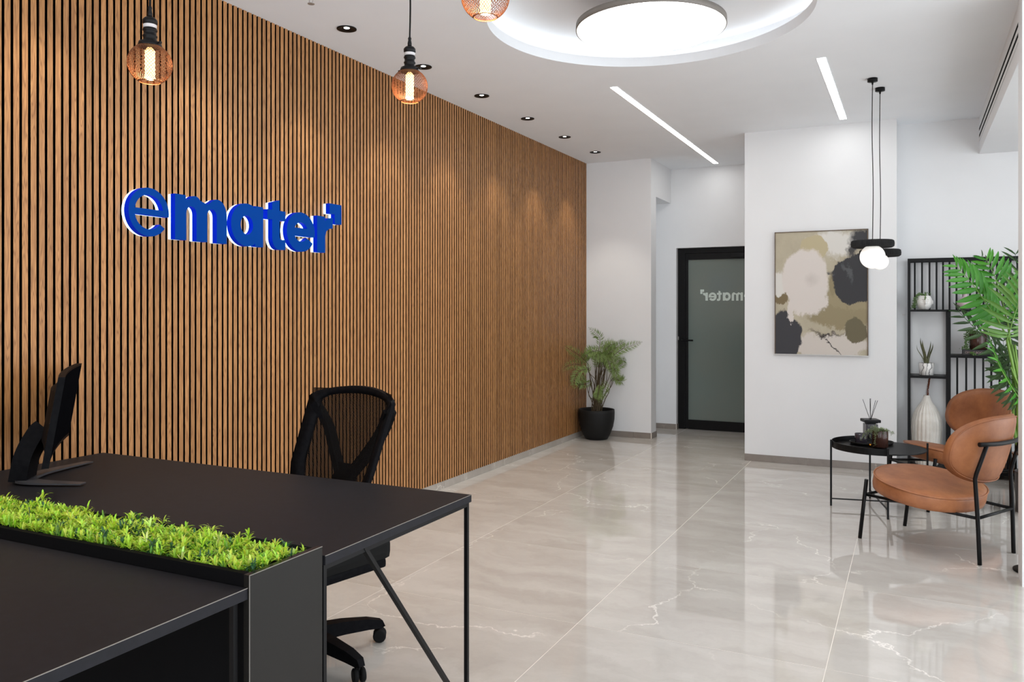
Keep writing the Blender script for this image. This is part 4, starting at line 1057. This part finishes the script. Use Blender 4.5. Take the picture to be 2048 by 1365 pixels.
obj('trailing_stems', bm, M['string'], sp_)
# things low on the shelf behind the chairs
cn = thing('tall_cactus', 'small green cactus tip rising behind the back of the farther chair', 'plant', on_shelf(1993, 7.9, .064))
obj('pot', lathe(BM(), [(.05, 0), (.07, .01), (.08, .14), (.072, .14), (.07, .12)], 28, close=True), M['potmarble'], cn)
bm = BM(); lathe(bm, [(.02, .12), (.024, .30), (.023, .60), (.016, .69), (.006, .71)], 28, ribs=7, amp=.14, close=True); obj('cactus', bm, M['greyleaf'], cn)
lt_ = thing('copper_lantern', 'small copper lantern on the bottom shelf behind the nearer chair', 'lantern', on_shelf(2017, 7.86, .064), 0)
bm = BM()
for sx_ in (-1, 1):
    for sy_ in (-1, 1): box(bm, sx_*.035-.004, sx_*.035+.004, sy_*.035-.004, sy_*.035+.004, .012, .15)
box(bm, -.042, .042, -.042, .042, 0, .012, bev=.001); box(bm, -.042, .042, -.042, .042, .15, .158, bev=.001); tube(bm, [(-.02, 0, .158), (-.016, 0, .185), (.016, 0, .185), (.02, 0, .158)], .002, 6)
obj('cage', bm, M['copper'], lt_); obj('candle', lathe(BM(), [(.018, .0125), (.018, .07), (.002, .072)], 16, close=True), M['wax'], lt_)
wc = obj('wall_bracket', box(bx(-.080, -.062, YA-.010, YA-.0005, 1.350, 1.362), -.066, -.060, YA-.030, YA-.0005, 1.352, 1.36), M['silver'])
wc.location = (0, 0, 0); tag(wc, 'tiny metal fixing bracket on the wall left of the shelf', 'bracket')

# ------------------------------------------------------------ potted fern in the corner
PC = Vector((-3.075, 8.335, 0))
pf = thing('potted_fern', 'artificial fern in a large matt black pot in the far corner', 'plant', PC)
obj('pot', lathe(BM(), [(.108, .001), (.120, .004), (.150, .06), (.180, .14), (.194, .22), (.197, .29), (.194, .322), (.186, .324), (.180, .30), (.178, .27)], 48), M['potblack'], pf, smooth=True)
obj('soil', lathe(BM(), [(.1775, .262), (.1775, .266)], 32, close=True), M['soil'], pf)
FD = 8.83
def fern_frond(pts, n=34, wmax=.085, d0=0):
    """pts: pixels of the frond's midrib with a small depth offset each"""
    mid = bez([P(x, y, FD+dd) for x, y, dd in pts], 14); L = len(mid)
    bm = BM(); tube(bm, mid, [.0035*(1-.7*i/(L-1)) for i in range(L)], 5, mi=1)
    for i in range(n):
        s = (i+.5)/n; j = min(L-2, int(s*(L-1))); p = mid[j]; d = (mid[j+1]-mid[j]).normalized()
        side = d.cross(camD).normalized()*1.0+camD*R.uniform(-.45, .45)
        ln = wmax*math.sin(min(1, .18+s)*PI*.5)*(1-s**2.5)+.006
        for sg in (-1, 1):
            dr_ = (side*sg+d*.55).normalized(); up_ = dr_.cross(d).normalized(); wq = ln*.08+.0014
            a0_ = bm.verts.new(p); a1__ = bm.verts.new(p+dr_*ln*.45+d*wq*.6); a2 = bm.verts.new(p+dr_*ln+d*ln*.15); a3 = bm.verts.new(p+dr_*ln*.5-d*wq*.6); bm.faces.new((a0_, a1__, a2, a3))
            for q in (.22, .40, .58, .76):
                c0 = p+dr_*ln*q
                for s2 in (-1, 1):
                    e_ = c0+d*s2*ln*.15*(1.15-q)+dr_*ln*.12; b0 = bm.verts.new(c0); b1 = bm.verts.new(c0+dr_*ln*.055+d*s2*.001); b2 = bm.verts.new(e_); bm.faces.new((b0, b1, b2))
    return bm
stems = []
FR = [  # stem foot px, knee px, then the frond
    [(1189, 822, 0), (1190, 770, 0), (1195, 715, 0), (1200, 680, 0), (1192, 668, -.05), (1177, 655, -.1)],
    [(1200, 822, 0), (1206, 760, 0), (1214, 725, 0), (1236, 704, 0), (1262, 692, 0), (1285, 684, 0)],
    [(1185, 822, 0), (1182, 770, 0), (1176, 728, -.05), (1160, 712, -.15), (1142, 701, -.28), (1129, 692, -.37)],
    [(1186, 822, .05), (1184, 775, 0), (1178, 742, -.05), (1158, 730, -.15), (1138, 731, -.30), (1122, 743, -.44)],
    [(1190, 822, -.05), (1188, 770, -.1), (1176, 738, -.14), (1160, 742, -.18), (1150, 756, -.18), (1147, 772, -.18)],
    [(1196, 822, 0), (1200, 760, 0), (1204, 722, -.05), (1222, 705, -.05), (1240, 690, 0), (1252, 681, .05)],
    [(1196, 822, -.05), (1204, 765, -.1), (1212, 735, -.14), (1224, 733, -.2), (1232, 745, -.2), (1233, 760, -.2)],
    [(1192, 822, -.05), (1196, 760, -.1), (1200, 725, -.1), (1190, 705, -.15), (1178, 700, -.2), (1168, 706, -.25)],
    [(1194, 822, 0), (1200, 760, 0), (1208, 715, 0), (1212, 700, 0), (1222, 690, 0), (1236, 686, 0)],
    [(1198, 822, .05), (1212, 770, .05), (1222, 745, .05), (1230, 730, .05), (1237, 722, .05), (1243, 718, .05)],
    [(1190, 822, -.1), (1195, 790, -.14), (1199, 770, -.2), (1198, 780, -.24), (1196, 790, -.24), (1193, 800, -.24)],
    [(1204, 822, 0), (1212, 785, 0), (1221, 762, 0), (1230, 755, -.05), (1238, 762, -.05), (1242, 764, -.05)],
    [(1184, 822, 0), (1178, 790, .05), (1172, 768, .08), (1165, 760, .1), (1160, 768, .1), (1157, 776, .1)],
    [(1194, 822, 0), (1197, 755, -.05), (1202, 712, -.1), (1212, 718, -.16), (1220, 732, -.18), (1222, 748, -.18)],
    [(1194, 822, 0), (1192, 755, 0), (1188, 712, 0), (1180, 708, .02), (1170, 716, .05), (1164, 726, .06)],
    [(1192, 822, 0), (1195, 760, 0), (1202, 700, .05), (1208, 690, .08), (1214, 700, .1), (1216, 712, .1)]]
FR2 = [[(x+R.uniform(-2, 14)*(k > 0), y+R.uniform(-9, 9)*(k > 1), d_+R.uniform(-.08, .08)*(k > 0)) for k, (x, y, d_) in enumerate(f_)] for f_ in FR[4:]]
FR3 = [[(1194+k_, 822, 0), (1198+k_, 765, 0), (1200+k_*1.2, 735, -.05), (1202+k_*1.5, 712+R.uniform(-6, 6), -.1), (1204+k_*2.2, 712+R.uniform(-8, 8), -.16), (1206+k_*3, 724+R.uniform(-8, 10), -.2)] for k_ in (-8, -5, -2, 1, 4, 7, 9)]
for fr_ in FR+FR2+FR3:
    base = Vector((PC.x, PC.y, .264)); foot_ = PC+Vector((R.uniform(-.06, .06), R.uniform(-.06, .06), .264)); knee = P(*fr_[2][:2], FD+fr_[2][2])
    fo_ = obj('frond', fern_frond(fr_[2:], 30, .088), [M['fern'], M['stem']], pf, world=True)
    k1 = P(*fr_[1][:2], FD+fr_[1][2]*.5)
    obj('stem', tube(BM(), bez([foot_, foot_.lerp(k1, .6)+Vector((0, 0, .02)), k1, knee], 5), [.0055*(1-.03*i) for i in range(16)], 6), M['stem'], fo_, world=True)

# ------------------------------------------------------------ palm at the right edge
PD = 5.45
PP = Vector((.775, 6.62, 0))
pm = thing('potted_palm', 'tall bright green palm in a dark brown pot at the right edge', 'plant', PP)
obj('pot', lathe(BM(), [(.128, .001), (.132, .006), (.140, .275), (.142, .282), (.136, .284), (.132, .27), (.130, .25)], 48), M['potbrown'], pm, smooth=True)
obj('soil', lathe(BM(), [(.1295, .236), (.1295, .240)], 32, close=True), M['soil'], pm)
# leaflet template, length 1 along x, folded
lm = BM(); prev = None
for s, wv_ in ((0, .12), (.15, .6), (.4, 1), (.7, .8), (.9, .38), (1, .02)):
    zz = -.10*s*s; row = [lm.verts.new((s, -wv_/2, zz+.10*wv_)), lm.verts.new((s, 0, zz)), lm.verts.new((s, wv_/2, zz+.10*wv_))]
    if prev:
        for k in range(2): lm.faces.new((prev[k], prev[k+1], row[k+1], row[k])).smooth = True
    prev = row
LEAFME = {}
for key in ('palmbright', 'palmmid', 'palmdark'):
    me = bpy.data.meshes.new('leaflet'); lm.to_mesh(me); me.materials.append(M[key]); LEAFME[key] = me
def palm_frond(pts, key, n, L0, twist=0.0, w=.115, base_s=.06, ang=.75, taper=.35):
    mid = bez([P(x, y, PD+dd) for x, y, dd in pts], 12); L = len(mid)
    bm = tube(BM(), mid, [.0048*(1-.75*i/(L-1)) for i in range(L)], 5)
    fr_ = obj('frond', bm, M['palmstem'] if key != 'palmdark' else M['palmdark'], pm, world=True)
    view = camD
    for i in range(n):
        s = base_s+(1-base_s)*(i/(n-1)); j = min(L-2, int(s*(L-1))); p = mid[j]; d = (mid[j+1]-mid[j]).normalized()
        nrm_ = (-view+Vector((0, 0, .25))); nrm_ = (nrm_-d*nrm_.dot(d)).normalized(); nrm_ = Matrix.Rotation(twist, 3, d) @ nrm_
        side = d.cross(nrm_).normalized()
        ln = L0*(math.sin(PI*(.22+.60*s))**.8)*(1-taper*s)
        for sg in (-1, 1):
            a_ = ang*(1-.55*s)+R.uniform(-.06, .06)
            dd = (side*sg*math.sin(a_+.35)+d*math.cos(a_+.35)-nrm_*.10+Vector((0, 0, -.12))).normalized()
            yy = nrm_.cross(dd).normalized(); z_ = dd.cross(yy).normalized()
            mx = Matrix((( dd.x*ln, yy.x*ln*w*1.3, z_.x*ln, p.x-PP.x), (dd.y*ln, yy.y*ln*w*1.3, z_.y*ln, p.y-PP.y), (dd.z*ln, yy.z*ln*w*1.3, z_.z*ln, p.z-PP.z), (0, 0, 0, 1)))
            o = bpy.data.objects.new('leaflet', LEAFME[key]); COL.objects.link(o); o.parent = fr_; o.matrix_local = mx
    return fr_
palm_frond([(1996, 640, -.1), (1972, 607, -.15), (1942, 565, -.2), (1911, 531, -.2)], 'palmbright', 12, .235, .15, .17)
palm_frond([(2016, 648, .0), (2004, 600, -.05), (1990, 555, -.1), (1972, 517, -.1)], 'palmbright', 11, .22, -.3, .17)
palm_frond([(2014, 680, -.25), (2026, 640, -.3), (2040, 600, -.3), (2062, 552, -.3)], 'palmmid', 13, .28, .25, .10, ang=.95)
palm_frond([(2022, 735, .1), (1985, 690, .05), (1948, 655, 0), (1916, 622, 0)], 'palmdark', 9, .20, .3, .13, ang=.55)
palm_frond([(2040, 800, .0), (2020, 770, -.05), (1998, 730, -.1), (1982, 690, -.1)], 'palmbright', 8, .16, .7, .13)
palm_frond([(2030, 690, .1), (2018, 730, .05), (2022, 775, 0), (2032, 806, 0)], 'palmdark', 9, .20, .2, .12)
palm_frond([(2042, 812, .15), (2016, 778, .1), (1998, 742, .1), (1992, 700, .1)], 'palmdark', 9, .14, .1, .22)
palm_frond([(2044, 770, .2), (2030, 745, .2), (2012, 715, .2), (2006, 680, .2)], 'palmdark', 8, .15, -.3, .2)
palm_frond([(2046, 690, .3), (2040, 620, .3), (2036, 560, .3), (2030, 505, .3)], 'palmdark', 10, .24, .1, .12)
palm_frond([(2024, 690, .3), (2005, 610, .3), (1985, 560, .3), (1962, 512, .3)], 'palmdark', 8, .17, .2, .12)
palm_frond([(2060, 780, .25), (2052, 720, .25), (2046, 670, .25), (2034, 610, .25)], 'palmdark', 10, .22, .3, .12)
palm_frond([(2064, 700, -.1), (2090, 640, -.1), (2125, 600, -.1), (2165, 590, -.1)], 'palmbright', 14, .24, .2)
palm_frond([(2070, 740, .1), (2110, 700, .1), (2150, 690, .1), (2190, 720, .1)], 'palmmid', 13, .24, .2)
palm_frond([(2060, 650, 0), (2070, 580, 0), (2088, 520, 0), (2120, 480, 0)], 'palmbright', 14, .22, .2)
foot0 = PP+Vector((0, 0, .24))
for (ax, ay, bx_, by_, r_) in ((1996, 640, 2030, 720, .008), (2016, 648, 2026, 740, .010), (2014, 680, 2034, 780, .013), (2022, 735, 2046, 800, .008), (2040, 800, 2052, 860, .007), (2030, 690, 2042, 800, .010), (2046, 690, 2056, 800, .009), (2064, 700, 2064, 820, .009), (2070, 740, 2070, 830, .008), (2024, 690, 2044, 800, .007)):
    e_ = foot0+Vector((R.uniform(-.05, .05), R.uniform(-.05, .05), 0))
    pts = bez([e_, P(bx_+6, 880, PD+.1), P(bx_, by_, PD), P(ax, ay, PD-.05)], 8)
    obj('stem', tube(BM(), pts, [r_*1.3*(1-.5*i/(len(pts)-1)) for i in range(len(pts))], 7), M['palmstem'], pm, world=True)
# planter with grey leaves behind, stand base in front
gp = thing('grey_leaf_planter', 'tall square black planter with grey-green leaves at the right edge', 'plant pot', (.885, 7.45, 0))
obj('planter', box(bx(-.13, .13, -.13, .13, .001, .47, bev=.004), -.115, .115, -.115, .115, .44, .472), M['potblack'], gp)
bm = BM()
for i in range(34):
    a = R.uniform(0, 2*PI); e_ = R.uniform(.1, .24); h_ = R.uniform(.10, .30); blade(bm, [(0, 0, .46), (math.cos(a)*e_*.4, math.sin(a)*e_*.4, .47+h_*.7), (math.cos(a)*e_, math.sin(a)*e_, .47+h_*R.uniform(.4, 1))], .020, .002)
obj('leaves', bm, M['greyleaf'], gp)
sd = thing('pedestal_stand', 'round black stand base on the floor at the right edge', 'stand', (.585, 5.125, 0))
obj('base_plate', lathe(BM(), [(.100, .001), (.102, .003), (.102, .010), (.099, .012), (.02, .013)], 48, close=True), M['blackmet'], sd)
obj('pole', tube(BM(), [(.0, 0, .012), (.0, 0, .62)], .011, 12), M['blackmet'], sd)
obj('top_plate', lathe(BM(), [(.03, .62), (.085, .622), (.085, .632), (.08, .634)], 40, close=True), M['blackmet'], sd)
